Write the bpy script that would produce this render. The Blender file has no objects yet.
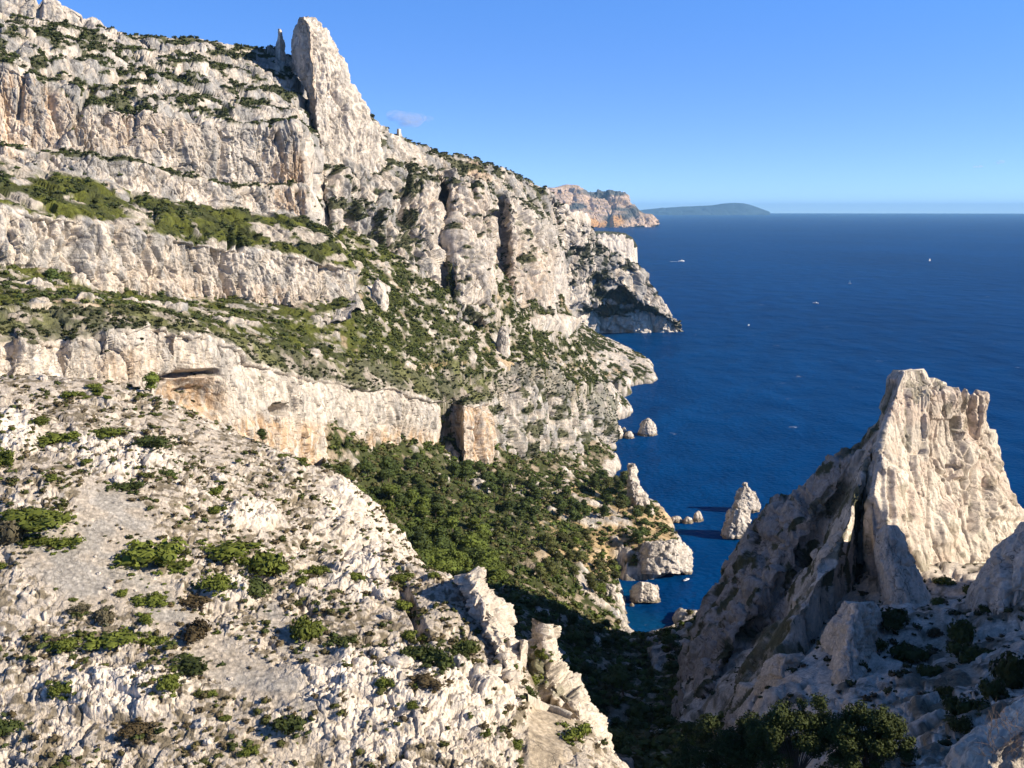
import bpy, math, random
import numpy as np
C = bpy.context.scene.collection
rng = np.random.default_rng(7)
random.seed(7)
Q = 1.0                                   # mesh density
FL, HC, PY0 = 1100.0, 200.0, 209.3        # focal length in pixels, eye height in metres, eye-level row
PITCH = math.atan((384 - PY0) / FL)
SP, CP = math.sin(PITCH), math.cos(PITCH)

# ------------------------------------------------------------------ survey helpers
def ray(px, py):
    xc = (np.asarray(px, float) - 512) / FL
    yc = (384 - np.asarray(py, float)) / FL
    dy = CP + yc * SP
    dz = -SP + yc * CP
    return xc / dy, dz / dy

def P(px, py, Y):
    a, b = ray(px, py)
    Y = np.asarray(Y, float)
    return np.stack([a * Y, Y + 0 * a, HC + b * Y], -1)

def Yz(px, py, z):
    a, b = ray(px, py)
    return (z - HC) / b

def proj(p):
    x, y, z = p[..., 0], p[..., 1], p[..., 2] - HC
    d = y * CP - z * SP
    u = y * SP + z * CP
    return 512 + FL * x / d, 384 - FL * u / d

# ------------------------------------------------------------------ noise
def hsh(ix, iy, iz, seed):
    h = (ix.astype(np.uint32) * np.uint32(374761393) + iy.astype(np.uint32) * np.uint32(668265263)
         + iz.astype(np.uint32) * np.uint32(2147483647) + np.uint32((seed * 974634777 + 12345) & 0xffffffff))
    h = (h ^ (h >> np.uint32(13))) * np.uint32(1274126177)
    h = (h ^ (h >> np.uint32(15))) * np.uint32(2246822519)
    return h ^ (h >> np.uint32(16))

def u01(h): return (h & np.uint32(0xffff)).astype(np.float32) / 65535.0
def u02(h): return (h >> np.uint32(16)).astype(np.float32) / 65535.0

def vn(p, seed=0):
    p = np.asarray(p, np.float32)
    f = np.floor(p); t = p - f
    t = t * t * t * (t * (t * 6 - 15) + 10)
    i = f.astype(np.int64)
    out = 0
    for a in (0, 1):
        wa = t[..., 0] if a else 1 - t[..., 0]
        for b in (0, 1):
            wb = t[..., 1] if b else 1 - t[..., 1]
            for c in (0, 1):
                wc = t[..., 2] if c else 1 - t[..., 2]
                out = out + wa * wb * wc * u01(hsh(i[..., 0] + a, i[..., 1] + b, i[..., 2] + c, seed))
    return out * 2 - 1

def fbm(p, seed=0, o=4, gain=.5):
    s = 0; a = 1; n = 0
    for k in range(o):
        s = s + a * vn(p * (2.03 ** k) + 17.3 * k, seed + k); n += a; a *= gain
    return s / n

def cells(p, seed=0):
    """nearest / second nearest feature point, id hash and the vector from the nearest point"""
    p = np.asarray(p, np.float32)
    b = np.floor(p - .5)
    f1 = np.full(p.shape[:-1], 9., np.float32); f2 = f1.copy()
    ih = np.zeros(p.shape[:-1], np.uint32)
    v = np.zeros(p.shape, np.float32)
    for a in (0, 1):
        for bb in (0, 1):
            for c in (0, 1):
                q = b + np.array([a, bb, c], np.float32)
                i = q.astype(np.int64)
                h = hsh(i[..., 0], i[..., 1], i[..., 2], seed)
                h2 = hsh(i[..., 0], i[..., 1], i[..., 2], seed + 91)
                d = p - q - .5 - np.stack([u01(h) - .5, u02(h) - .5, u01(h2) - .5], -1) * .62
                r = np.sqrt((d * d).sum(-1))
                m = r < f1
                f2 = np.where(m, f1, np.minimum(f2, r))
                f1 = np.where(m, r, f1)
                ih = np.where(m, h, ih)
                v = np.where(m[..., None], d, v)
    return f1, f2, ih, v

def sst(a, b, x):
    t = np.clip((x - a) / (b - a), 0, 1)
    return t * t * (3 - 2 * t)

def blocks(p, size, stretch=1., seed=0, tilt=.9, crack=.5, cw=.10):
    """broken-rock relief, about -1..1: every block sits a little in or out and has a tilted face"""
    s = np.array([1 / size, 1 / size, 1 / (size * stretch)], np.float32)
    q = p * s
    q = q + .22 * np.stack([vn(q * 1.7 + 3, seed + 5), vn(q * 1.7 + 31, seed + 6), vn(q * 1.7 + 57, seed + 7)], -1)
    f1, f2, ih, v = cells(q, seed)
    g = np.stack([u01(ih) - .5, u02(ih) - .5, u01(ih * np.uint32(2654435761)) - .5], -1)
    r = u02(ih * np.uint32(2246822519))
    d = (r - .5) * 1.1 + tilt * (g * v).sum(-1) * 2 + crack * (sst(0, cw * 2, f2 - f1) - 1)
    return d, r, f2 - f1

# ------------------------------------------------------------------ object helpers
def tag(o, label=None, cat=None, group=None, kind=None):
    if label: o['label'] = label
    if cat: o['category'] = cat
    if group: o['group'] = group
    if kind: o['kind'] = kind
    return o

def mesh(name, V, faces, mat, tint=None, smooth=False, parent=None, link=True):
    V = np.asarray(V, np.float32).reshape(-1, 3)
    me = bpy.data.meshes.new(name)
    me.vertices.add(len(V)); me.vertices.foreach_set('co', V.ravel())
    faces = np.asarray(faces, np.int32)
    k = faces.shape[1]
    me.loops.add(faces.size); me.loops.foreach_set('vertex_index', faces.ravel())
    me.polygons.add(len(faces))
    me.polygons.foreach_set('loop_start', np.arange(0, faces.size, k, dtype=np.int32))
    if smooth: me.polygons.foreach_set('use_smooth', np.ones(len(faces), bool))
    me.update(calc_edges=True)
    if tint is not None:
        a = me.attributes.new('tint', 'FLOAT_COLOR', 'POINT')
        t = np.ones((len(V), 4), np.float32); t[:, :3] = np.asarray(tint, np.float32).reshape(-1, 3)
        a.data.foreach_set('color', t.ravel())
    me.materials.append(mat)
    o = bpy.data.objects.new(name, me)
    if link: C.objects.link(o)
    if parent: o.parent = parent
    return o

def gridfaces(R, K, wrap=False):
    i = np.arange(R * K).reshape(R, K)
    if wrap: i = np.concatenate([i, i[:, :1]], 1)
    return np.stack([i[:-1, :-1], i[1:, :-1], i[1:, 1:], i[:-1, 1:]], -1).reshape(-1, 4)

def gnorm(G):
    a = np.gradient(G, axis=0); b = np.gradient(G, axis=1)
    n = np.cross(a, b)
    n /= np.linalg.norm(n, axis=-1, keepdims=True) + 1e-9
    return n

def blur(a, k):
    for ax in (0, 1):
        c = np.cumsum(np.concatenate([np.repeat(a.take([0], ax), k + 1, ax), a, np.repeat(a.take([-1], ax), k, ax)], ax), ax, dtype=np.float64)
        n = a.shape[ax]
        a = (c.take(np.arange(2 * k + 1, 2 * k + 1 + n), ax) - c.take(np.arange(n), ax)) / (2 * k + 1)
    return a

def ell(px, py, cx, cy, rx, ry, rot=0, soft=.35):
    c, s = math.cos(math.radians(rot)), math.sin(math.radians(rot))
    dx, dy = px - cx, py - cy
    u = (dx * c + dy * s) / rx; v = (-dx * s + dy * c) / ry
    return 1 - sst(1 - soft, 1 + soft, np.sqrt(u * u + v * v))

def line(px, py, pts, w):
    """1 on the polyline, 0 at distance w"""
    d = np.full(np.shape(px), 1e9)
    for (x0, y0), (x1, y1) in zip(pts[:-1], pts[1:]):
        L = (x1 - x0) ** 2 + (y1 - y0) ** 2
        t = np.clip(((px - x0) * (x1 - x0) + (py - y0) * (y1 - y0)) / L, 0, 1)
        d = np.minimum(d, np.hypot(px - x0 - t * (x1 - x0), py - y0 - t * (y1 - y0)))
    return np.clip(1 - d / w, 0, 1)

def mix(a, b, t): return a + (np.asarray(b) - a) * np.asarray(t)[..., None]

# ------------------------------------------------------------------ materials
def nodes(name):
    m = bpy.data.materials.new(name); m.use_nodes = True
    nt = m.node_tree; b = nt.nodes['Principled BSDF']
    return m, nt, b

def N(nt, t, **k):
    n = nt.nodes.new(t)
    for a, v in k.items(): setattr(n, a, v)
    return n

def rock_mat(name, s1, s2, bd, var=.5, bs=.6, cells_=(), cd_=.5):
    m, nt, b = nodes(name); L = nt.links.new
    at = N(nt, 'ShaderNodeAttribute', attribute_name='tint')
    g = N(nt, 'ShaderNodeNewGeometry')
    n1 = N(nt, 'ShaderNodeTexNoise'); n1.inputs['Scale'].default_value = s1; n1.inputs['Detail'].default_value = 5; n1.inputs['Roughness'].default_value = .65
    n2 = N(nt, 'ShaderNodeTexNoise'); n2.inputs['Scale'].default_value = s2; n2.inputs['Detail'].default_value = 4
    L(g.outputs['Position'], n1.inputs['Vector']); L(g.outputs['Position'], n2.inputs['Vector'])
    mr = N(nt, 'ShaderNodeMapRange'); mr.inputs[1].default_value = .3; mr.inputs[2].default_value = .7
    mr.inputs[3].default_value = 1 - var; mr.inputs[4].default_value = 1 + var * .55
    L(n1.outputs['Fac'], mr.inputs[0])
    mp = N(nt, 'ShaderNodeMapping'); mp.inputs['Scale'].default_value = (1, 1, .16); L(g.outputs['Position'], mp.inputs['Vector'])
    n3 = N(nt, 'ShaderNodeTexNoise'); n3.inputs['Scale'].default_value = s1 * 1.6; n3.inputs['Detail'].default_value = 4; L(mp.outputs[0], n3.inputs['Vector'])
    m3 = N(nt, 'ShaderNodeMapRange'); m3.inputs[1].default_value = .35; m3.inputs[2].default_value = .68; m3.inputs[3].default_value = 1.08; m3.inputs[4].default_value = 1 - var * .7
    L(n3.outputs['Fac'], m3.inputs[0])
    mm = N(nt, 'ShaderNodeMath', operation='MULTIPLY'); L(mr.outputs[0], mm.inputs[0]); L(m3.outputs[0], mm.inputs[1])
    ht = None
    wn = N(nt, 'ShaderNodeTexNoise'); wn.inputs['Scale'].default_value = s1 * .8; wn.inputs['Detail'].default_value = 2; L(g.outputs['Position'], wn.inputs['Vector'])
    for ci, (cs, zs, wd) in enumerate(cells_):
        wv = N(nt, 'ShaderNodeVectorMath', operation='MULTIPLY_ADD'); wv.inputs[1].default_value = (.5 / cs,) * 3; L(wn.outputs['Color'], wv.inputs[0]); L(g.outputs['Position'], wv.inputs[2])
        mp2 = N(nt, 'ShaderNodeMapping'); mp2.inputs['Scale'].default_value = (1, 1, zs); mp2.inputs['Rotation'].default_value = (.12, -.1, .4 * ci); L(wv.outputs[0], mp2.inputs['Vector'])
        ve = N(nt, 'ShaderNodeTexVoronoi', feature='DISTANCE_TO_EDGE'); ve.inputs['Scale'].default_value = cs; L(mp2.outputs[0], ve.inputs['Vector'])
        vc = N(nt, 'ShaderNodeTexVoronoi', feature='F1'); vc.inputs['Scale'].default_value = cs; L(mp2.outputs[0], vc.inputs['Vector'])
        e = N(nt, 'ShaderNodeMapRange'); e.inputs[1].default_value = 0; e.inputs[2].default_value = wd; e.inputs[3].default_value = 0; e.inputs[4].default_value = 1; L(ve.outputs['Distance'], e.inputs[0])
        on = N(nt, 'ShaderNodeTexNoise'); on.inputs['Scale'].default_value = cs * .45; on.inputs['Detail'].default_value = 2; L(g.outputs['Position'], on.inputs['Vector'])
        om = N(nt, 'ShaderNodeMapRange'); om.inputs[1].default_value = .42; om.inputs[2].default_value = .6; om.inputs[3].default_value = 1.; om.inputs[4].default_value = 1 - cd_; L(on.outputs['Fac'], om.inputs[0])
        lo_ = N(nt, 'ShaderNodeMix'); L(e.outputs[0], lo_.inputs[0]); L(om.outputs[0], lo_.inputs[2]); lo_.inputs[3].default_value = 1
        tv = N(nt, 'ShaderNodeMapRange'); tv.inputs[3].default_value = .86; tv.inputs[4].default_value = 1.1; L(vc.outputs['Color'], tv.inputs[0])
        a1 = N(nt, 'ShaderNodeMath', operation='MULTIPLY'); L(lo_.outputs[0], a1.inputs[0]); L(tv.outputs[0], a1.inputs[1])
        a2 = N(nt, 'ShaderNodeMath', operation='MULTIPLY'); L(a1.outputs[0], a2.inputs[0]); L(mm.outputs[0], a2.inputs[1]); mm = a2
        h1 = N(nt, 'ShaderNodeMath', operation='MULTIPLY_ADD'); h1.inputs[1].default_value = 1.2 / (ci + 1); L(lo_.outputs[0], h1.inputs[0])
        if ht is None: h1.inputs[2].default_value = 0
        else: L(ht, h1.inputs[2])
        h2 = N(nt, 'ShaderNodeMath', operation='MULTIPLY_ADD'); h2.inputs[1].default_value = .7 / (ci + 1); L(vc.outputs['Color'], h2.inputs[0]); L(h1.outputs[0], h2.inputs[2]); ht = h2.outputs[0]
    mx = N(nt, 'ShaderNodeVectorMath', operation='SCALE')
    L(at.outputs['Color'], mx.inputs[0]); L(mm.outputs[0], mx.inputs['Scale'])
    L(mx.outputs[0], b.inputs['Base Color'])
    ad = N(nt, 'ShaderNodeMath', operation='ADD'); L(n1.outputs['Fac'], ad.inputs[0]); L(n2.outputs['Fac'], ad.inputs[1])
    if ht is not None:
        a9 = N(nt, 'ShaderNodeMath', operation='ADD'); L(ad.outputs[0], a9.inputs[0]); L(ht, a9.inputs[1]); ad = a9
    bp = N(nt, 'ShaderNodeBump'); bp.inputs['Strength'].default_value = bs; bp.inputs['Distance'].default_value = bd
    L(ad.outputs[0], bp.inputs['Height']); L(bp.outputs[0], b.inputs['Normal'])
    b.inputs['Roughness'].default_value = .92; b.inputs['Specular IOR Level'].default_value = .15
    return m

def leaf_mat(name, col, var=.35, attr=False):
    m, nt, b = nodes(name); L = nt.links.new
    oi = N(nt, 'ShaderNodeObjectInfo'); g = N(nt, 'ShaderNodeNewGeometry')
    n = N(nt, 'ShaderNodeTexNoise'); n.inputs['Scale'].default_value = .9; n.inputs['Detail'].default_value = 3
    L(g.outputs['Position'], n.inputs['Vector'])
    ad = N(nt, 'ShaderNodeMath', operation='ADD'); L(oi.outputs['Random'], ad.inputs[0]); L(n.outputs['Fac'], ad.inputs[1])
    mr = N(nt, 'ShaderNodeMapRange'); mr.inputs[1].default_value = .4; mr.inputs[2].default_value = 1.6
    mr.inputs[3].default_value = 1 - var; mr.inputs[4].default_value = 1 + var
    L(ad.outputs[0], mr.inputs[0])
    mx = N(nt, 'ShaderNodeVectorMath', operation='SCALE'); L(mr.outputs[0], mx.inputs['Scale'])
    if attr:
        at = N(nt, 'ShaderNodeAttribute', attribute_name='tint'); L(at.outputs['Color'], mx.inputs[0])
    else:
        mx.inputs[0].default_value = col
    L(mx.outputs[0], b.inputs['Base Color'])
    b.inputs['Roughness'].default_value = .75; b.inputs['Specular IOR Level'].default_value = .2
    return m

def flat_mat(name, col, rough=.6, ns=2., var=.15):
    m, nt, b = nodes(name); L = nt.links.new
    g = N(nt, 'ShaderNodeNewGeometry'); n = N(nt, 'ShaderNodeTexNoise'); n.inputs['Scale'].default_value = ns
    L(g.outputs['Position'], n.inputs['Vector'])
    mr = N(nt, 'ShaderNodeMapRange'); mr.inputs[3].default_value = 1 - var; mr.inputs[4].default_value = 1 + var
    L(n.outputs['Fac'], mr.inputs[0])
    mx = N(nt, 'ShaderNodeVectorMath', operation='SCALE'); mx.inputs[0].default_value = col
    L(mr.outputs[0], mx.inputs['Scale']); L(mx.outputs[0], b.inputs['Base Color'])
    b.inputs['Roughness'].default_value = rough
    return m

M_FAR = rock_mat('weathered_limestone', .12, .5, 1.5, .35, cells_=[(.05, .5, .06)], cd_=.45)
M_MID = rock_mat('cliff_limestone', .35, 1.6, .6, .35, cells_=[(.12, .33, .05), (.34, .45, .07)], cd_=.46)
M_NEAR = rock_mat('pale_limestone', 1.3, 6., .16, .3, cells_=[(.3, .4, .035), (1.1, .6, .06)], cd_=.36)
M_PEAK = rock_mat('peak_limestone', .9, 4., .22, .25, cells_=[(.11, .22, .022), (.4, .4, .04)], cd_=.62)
M_SCRUB = leaf_mat('scrub_leaves', None, .25, attr=True)
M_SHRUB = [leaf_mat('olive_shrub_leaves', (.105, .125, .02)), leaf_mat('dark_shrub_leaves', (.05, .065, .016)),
           leaf_mat('brown_shrub_leaves', (.085, .062, .03)), leaf_mat('grey_shrub_leaves', (.10, .085, .05))]
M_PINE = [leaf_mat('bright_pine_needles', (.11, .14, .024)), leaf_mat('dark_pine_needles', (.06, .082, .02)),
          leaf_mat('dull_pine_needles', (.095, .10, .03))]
M_BARK = flat_mat('bark', (.12, .09, .065), .9)
M_WHITE = flat_mat('white_paint', (.8, .8, .8), .35)
M_FOAM = flat_mat('foam', (.75, .8, .85), .8, .3, .3)
M_SAIL = flat_mat('sail_cloth', (.8, .79, .75), .7)
M_DARK = flat_mat('dark_glass', (.02, .025, .03), .2)

# rock colours
WARM = np.array([.62, .52, .41]); PALE = np.array([.72, .635, .54]); GREY = np.array([.33, .32, .305])
ORANGE = np.array([.56, .375, .22]); DARKR = np.array([.17, .15, .13]); SCRUB = np.array([.07, .078, .026])
GRASS = np.array([.115, .125, .025]); GRAVEL = np.array([.45, .385, .31]); OCHRE = np.array([.52, .37, .20])

def rock_tint(p, seed, grey=.35, scale=1., warm=.5, ids=None):
    n1 = fbm(p / (18 * scale), seed, 4)
    n2 = fbm(p / np.array([5., 5., 16.]) / scale, seed + 9, 4)
    n3 = vn(p / (1.3 * scale), seed + 3)
    c = mix(np.broadcast_to(PALE, p.shape), WARM, np.clip(warm + .9 * n1, 0, 1))
    c = mix(c, GREY, np.clip(sst(.0, .45, n2 + .5 * n1 + grey - .35) * .85, 0, 1))
    c = mix(c, DARKR, sst(.3, .65, n2 * .7 + n3 * .35) * .55)
    if ids is not None:
        c = mix(c, GREY * .92, sst(.5, 1.6, ids) * .55); c = c * (1 + .07 * np.clip(ids, -2, 2))[..., None]
    return np.clip(c, .03, .8)

# ------------------------------------------------------------------ lofted cliff walls
def loft(rows, segs, nc, wrap=None, nw=30, smooth=6):
    """rows: survey lines top to bottom, [(px,py,Y),...]; returns grid of points and row coordinate"""
    lines = []
    mr_ = np.array(rows[len(rows) // 2], float); q = np.linspace(mr_[0, 0], mr_[-1, 0], 2000); Yq = np.interp(q, mr_[:, 0], mr_[:, 2])
    ds = np.hypot(np.diff(q), .6 * np.diff(Yq) * FL / Yq[1:]); cs_ = np.concatenate([[0], np.cumsum(ds)])
    fr_ = np.interp(np.linspace(0, cs_[-1], nc), cs_, (q - q[0]) / (q[-1] - q[0]))
    for r in rows:
        a = np.array(r, float)
        px = a[0, 0] + (a[-1, 0] - a[0, 0]) * fr_
        g = np.stack([np.interp(px, a[:, 0], a[:, 1]), np.interp(px, a[:, 0], a[:, 2])], 1)
        if smooth:
            k = np.ones(2 * smooth + 1) / (2 * smooth + 1)
            g = np.stack([np.convolve(np.pad(g[:, j], smooth, mode='reflect', reflect_type='odd'), k, 'valid') for j in (0, 1)], 1)
        pts = P(px, g[:, 0], g[:, 1])
        if wrap is not None:
            t = (np.arange(1, nw + 1) / nw)[:, None]
            pts = np.concatenate([pts, pts[-1] + t ** 1.3 * np.array(wrap, float)], 0)
        lines.append(pts)
    out, rc = [], []
    for i, n in enumerate(segs):
        n = max(2, int(n * Q))
        for k in range(n):
            t = k / n
            out.append(lines[i] * (1 - t) + lines[i + 1] * t); rc.append(i + t)
    out.append(lines[-1]); rc.append(len(segs))
    return np.array(out), np.array(rc)

def shift(row, dpy, dY): return [(a, b + dpy, c + dY) for a, b, c in row]

SCAT = {}          # surfaces that carry plants: name -> (points, normals, mask)

def relief(G, amps, seed, cliff=None, stretch=2.2, push=None, joints=(), amt=None):
    """displace a surface along its smoothed normal by broken-rock relief; joints are narrow upright clefts"""
    n = gnorm(blur(G, 5)) if min(G.shape[:2]) > 30 else gnorm(G)
    flip = np.sign((n * (np.array([0, 0, HC + 60]) - G)).sum(-1).mean()); n = n * flip
    d = 0; ids = None; ed = 1
    w = 1 if cliff is None else (.5 + .5 * cliff)
    spc = np.maximum(np.linalg.norm(np.gradient(G, axis=0), axis=-1), np.linalg.norm(np.gradient(G, axis=1), axis=-1))
    for k, (size, amp, st) in enumerate(amps):
        b, r, e = blocks(G.astype(np.float32), size, st, seed + 11 * k)
        d = d + amp * b * w * sst(1.5, 4., size / spc)
        ids = r if ids is None else ids * .6 + r * .4
        ed = np.minimum(ed, sst(0, .12, e))
    for k, (size, dep, st, wd) in enumerate(joints):
        b, r, e = blocks(G.astype(np.float32), size, st, seed + 201 + 11 * k, tilt=.3)
        on = sst(-.15, .25, vn(G / (size * np.array([1.5, 1.5, 4.])), seed + 77 + k))
        on = on * sst(2., 5., size / spc); d = d - dep * (1 - sst(0, wd, e)) * on * (1 if cliff is None else cliff) + .35 * dep * (r - .5) * (1 if cliff is None else cliff)
    if push is not None: d = d + push
    if amt is not None: d = d * amt
    return G + n * d[..., None], (ids - ids.mean()) / (ids.std() + 1e-6), ed

def surf(name, G, tint, mat, kind='structure', label=None):
    o = mesh(name, G, gridfaces(*G.shape[:2]), mat, tint)
    tag(o, label, None, None, kind)
    return o

# ------------------------------------------------------------------ rbf terrain
def rbf(pts, smooth=2.0):
    pts = np.array(pts, float)
    xy, z = pts[:, :2], pts[:, 2]
    n = len(xy)
    sc = 100.
    D = np.sqrt(((xy[:, None] - xy[None]) ** 2).sum(-1)) / sc
    A = np.zeros((n + 3, n + 3))
    A[:n, :n] = D - np.eye(n) * smooth / sc
    A[:n, n] = 1; A[:n, n + 1:] = xy / sc; A[n, :n] = 1; A[n + 1:, :n] = xy.T / sc
    w = np.linalg.solve(A, np.concatenate([z, [0, 0, 0]]))
    def f(X, Y):
        s = X.shape; q = np.stack([X.ravel(), Y.ravel()], 1); out = np.empty(len(q))
        for i in range(0, len(q), 20000):
            c = q[i:i + 20000]
            out[i:i + 20000] = (np.sqrt(((c[:, None] - xy[None]) ** 2).sum(-1)) / sc) @ w[:n] + w[n] + c @ w[n + 1:] / sc
        return out.reshape(s)
    return f

def polar(f, px0, px1, y0, y1, nc, nr, pw=1.):
    """terrain sheet sampled finer near the eye: columns fan out, rows step away"""
    nc, nr = int(nc * Q), int(nr * Q)
    cs = np.linspace(px0, px1, max(20, nc // 6)); t = np.linspace(0, 1, max(20, nr // 6))
    ys = 1 / (1 / y0 + (1 / y1 - 1 / y0) * t ** pw)
    a = (cs - 512) / FL / CP
    X = a[None] * ys[:, None]; Yg = np.repeat(ys[:, None], len(cs), 1)
    Z = f(X, Yg)
    cf = np.linspace(0, len(cs) - 1, nc); rf = np.linspace(0, len(t) - 1, nr)
    def up(M):
        i = np.minimum(cf.astype(int), len(cs) - 2); u = cf - i
        M = M[:, i] * (1 - u) + M[:, i + 1] * u
        j = np.minimum(rf.astype(int), len(t) - 2); v = (rf - j)[:, None]
        return M[j] * (1 - v) + M[j + 1] * v
    return np.stack([up(X), up(Yg), up(Z)], -1)

def Pl(*a): return P(*a).tolist()
def PZ(px, py, z): return P(px, py, Yz(px, py, z)).tolist()
def off(p, dx, dy, dz): return [p[0] + dx, p[1] + dy, p[2] + dz]

# ================================================================== MASSIF ON THE LEFT
A_crest = [(-140, 2, 600), (0, 9, 640), (40, 19, 660), (100, 29, 700), (150, 33, 730), (190, 35, 745), (230, 42, 770), (270, 46, 795), (290, 56, 800)]
A_led = [(-140, 30, 575), (0, 34, 585), (60, 47, 602), (110, 60, 632), (160, 68, 662), (220, 76, 698), (270, 84, 730), (296, 96, 745)]
A_ut = [(-140, 60, 535), (0, 62, 545), (30, 74, 550), (60, 95, 560), (100, 106, 570), (150, 112, 585), (200, 121, 610), (250, 127, 635), (298, 129, 655)]
A_ub = [(-140, 135, 530), (0, 139, 535), (50, 147, 545), (90, 150, 555), (130, 158, 572), (180, 170, 595), (230, 184, 622), (280, 186, 648), (307, 186, 655)]
A_s1 = shift(A_ub, 4, -9)
A_s2 = [(-140, 150, 510), (0, 153, 514), (40, 166, 524), (90, 177, 538), (130, 187, 555), (190, 200, 582), (240, 209, 611), (290, 214, 637), (314, 217, 645)]
A_gm = [(-140, 178, 470), (0, 182, 474), (60, 196, 490), (130, 211, 520), (200, 220, 555), (250, 226, 580), (285, 229, 592), (335, 240, 618)]
A_bt = [(-140, 203, 440), (0, 205, 445), (30, 213, 455), (60, 216, 465), (100, 222, 485), (130, 229, 500), (170, 237, 520), (200, 242, 535), (240, 249, 555), (290, 254, 575), (325, 259, 590), (350, 268, 606)]
A_bb = [(-140, 268, 432), (0, 272, 437), (40, 287, 448), (100, 297, 478), (150, 304, 505), (200, 309, 530), (250, 306, 552), (300, 311, 570), (345, 302, 594), (357, 292, 606)]
A_ft = shift(A_bb, 16, -25)
A_bk = [(a, b + 30, c + 160) for a, b, c in A_crest]
G, rc = loft([A_bk, A_crest, A_led, A_ut, A_ub, A_s1, A_s2, A_gm, A_bt, A_bb, A_ft],
             [10, 60, 75, 130, 8, 45, 45, 45, 120, 20], int(820 * Q), wrap=(8, 140, -25), nw=int(60 * Q))
rr = np.repeat(rc[:, None], G.shape[1], 1)
px, py = proj(G)
cl = np.clip(sst(3 - .05, 3.05, rr) * (1 - sst(3.95, 4.02, rr)) + sst(5, 5.1, rr) * (1 - sst(5.9, 6.02, rr)) + sst(8, 8.06, rr) * (1 - sst(8.95, 9, rr)), 0, 1)
up = (rr < 3)
w = fbm(G / 60., 4, 3)
stp = np.sin((G[..., 2] + 6 * w) * 2 * np.pi / 15.)                # bedding steps on the upper slope
push = up * (1.6 * stp) + cl * 4.0 * fbm(G / np.array([22., 22., 90.]), 21, 3)
push += cl * 1.6 * fbm(G / np.array([6., 6., 60.]), 28, 3)
push -= 6 * line(px, py, [(95, 85), (82, 105), (76, 120), (80, 140)], 5)
push -= 5 * line(px, py, [(22, 85), (20, 112)], 4) + 3 * line(px, py, [(228, 140), (222, 180)], 4) + 3 * line(px, py, [(276, 135), (272, 180)], 4)
push += 4 * ell(px, py, 290, 160, 22, 40)
for gx in (90, 117, 122, 145, 230, 238): push -= 4 * line(px, py, [(gx, 228), (gx + 2, 250 + (gx % 7) * 5)], 4)
push -= 7 * line(px, py, [(222, 250), (230, 280), (238, 306)], 5)
push += 2.5 * ell(px, py, 60, 62, 8, 4) + 3 * ell(px, py, 28, 48, 9, 8) + 2.5 * ell(px, py, 95, 60, 20, 5)
G2, ids, ed = relief(G, [(24, 4.2, 2.6), (9, 2.2, 1.9), (3.6, 1.0, 1.5), (1.6, .42, 1.2)], 31, np.clip(cl + .45 * up, 0, 1), push=push, joints=[(13, 3.2, 5, .14), (6, 1.7, 4, .16)])
nz = gnorm(blur(G2, 3))[..., 2]; nz = np.abs(nz)
T = rock_tint(G2, 5, .5, ids=ids)
T = mix(T, PALE * .95, cl * .2)
T = mix(T, GREY * 1.1, up * sst(-.1, .4, fbm(G2 / 15., 6, 3)) * .5)
streak = fbm(G2 / np.array([2.2, 2.2, 26.]), 77, 3)
oz = np.clip(ell(px, py, 20, 110, 45, 42) * .9 + ell(px, py, 290, 185, 22, 35) * .9 + ell(px, py, 130, 130, 60, 22) * .35 + ell(px, py, 255, 300, 60, 16) * .5 + ell(px, py, 150, 290, 70, 25) * .35, 0, 1)
T = mix(T, ORANGE * 1.12, cl * oz * sst(-.35, .5, streak + .1) * .75)
T = mix(T, GREY * .9, cl * sst(.15, .6, streak - .15) * .5)
gr = np.clip(sst(6.05, 6.25, rr) * (1 - sst(7.85, 8.0, rr)), 0, 1)
gn = fbm(G2 / np.array([16., 16., 6.]), 13, 4)
GM = gr * sst(-.34, -.05, gn + .25 * ell(px, py, 215, 205, 90, 12, 12) + .25 * ell(px, py, 80, 190, 90, 14, 10) - .5 * ell(px, py, 290, 232, 45, 8, 8))
scree = line(px, py, [(98, 178), (118, 192), (140, 205), (158, 212)], 4) + ell(px, py, 12, 177, 18, 5, 15)
T = mix(T, mix(np.broadcast_to(GRASS, T.shape), SCRUB, sst(-.2, .3, fbm(G2 / 9., 8, 3))), GM * (1 - np.clip(scree * 2, 0, 1)))
T = mix(T, GRAVEL, gr * (1 - GM) * .6)
sv = sst(.03, .22, fbm(G2 / np.array([12., 12., 5.]), 19, 4) + .5 * (nz - .62)) * (up | ((rr > 4) & (rr < 5.1)))
T = mix(T, SCRUB, sv * .9)
surf('mountain', G2, T, M_MID)
SCAT['A'] = (G2, np.clip(sv + GM * .9 * sst(-.05, .3, fbm(G2 / 7., 3, 3)) + .012 * (nz > .35), 0, 1), T)

# farther summit behind the crest
Hc = [(-160, -34, 850), (0, -12, 870), (30, -5, 880), (55, 0, 885), (80, 12, 895), (100, 22, 905), (116, 34, 910)]
Hb = [(-160, 40, 830), (0, 42, 850), (60, 44, 865), (120, 44, 890)]
G, rc = loft([shift(Hc, 40, 120), Hc, Hb], [8, 90], int(260 * Q), wrap=(10, 120, -20), nw=20)
px, py = proj(G)
push = -7 * line(px, py, [(40, -10), (38, 18)], 5) - 4 * line(px, py, [(86, 12), (90, 26)], 4)
G2, ids, ed = relief(G, [(22, 4., 2.5), (8, 1.6, 1.6), (3, .7, 1.3)], 41, push=push)
surf('mountain_summit', G2, mix(rock_tint(G2, 15, .5), GREY, np.full(G2.shape[:2], .25)), M_MID)

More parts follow.
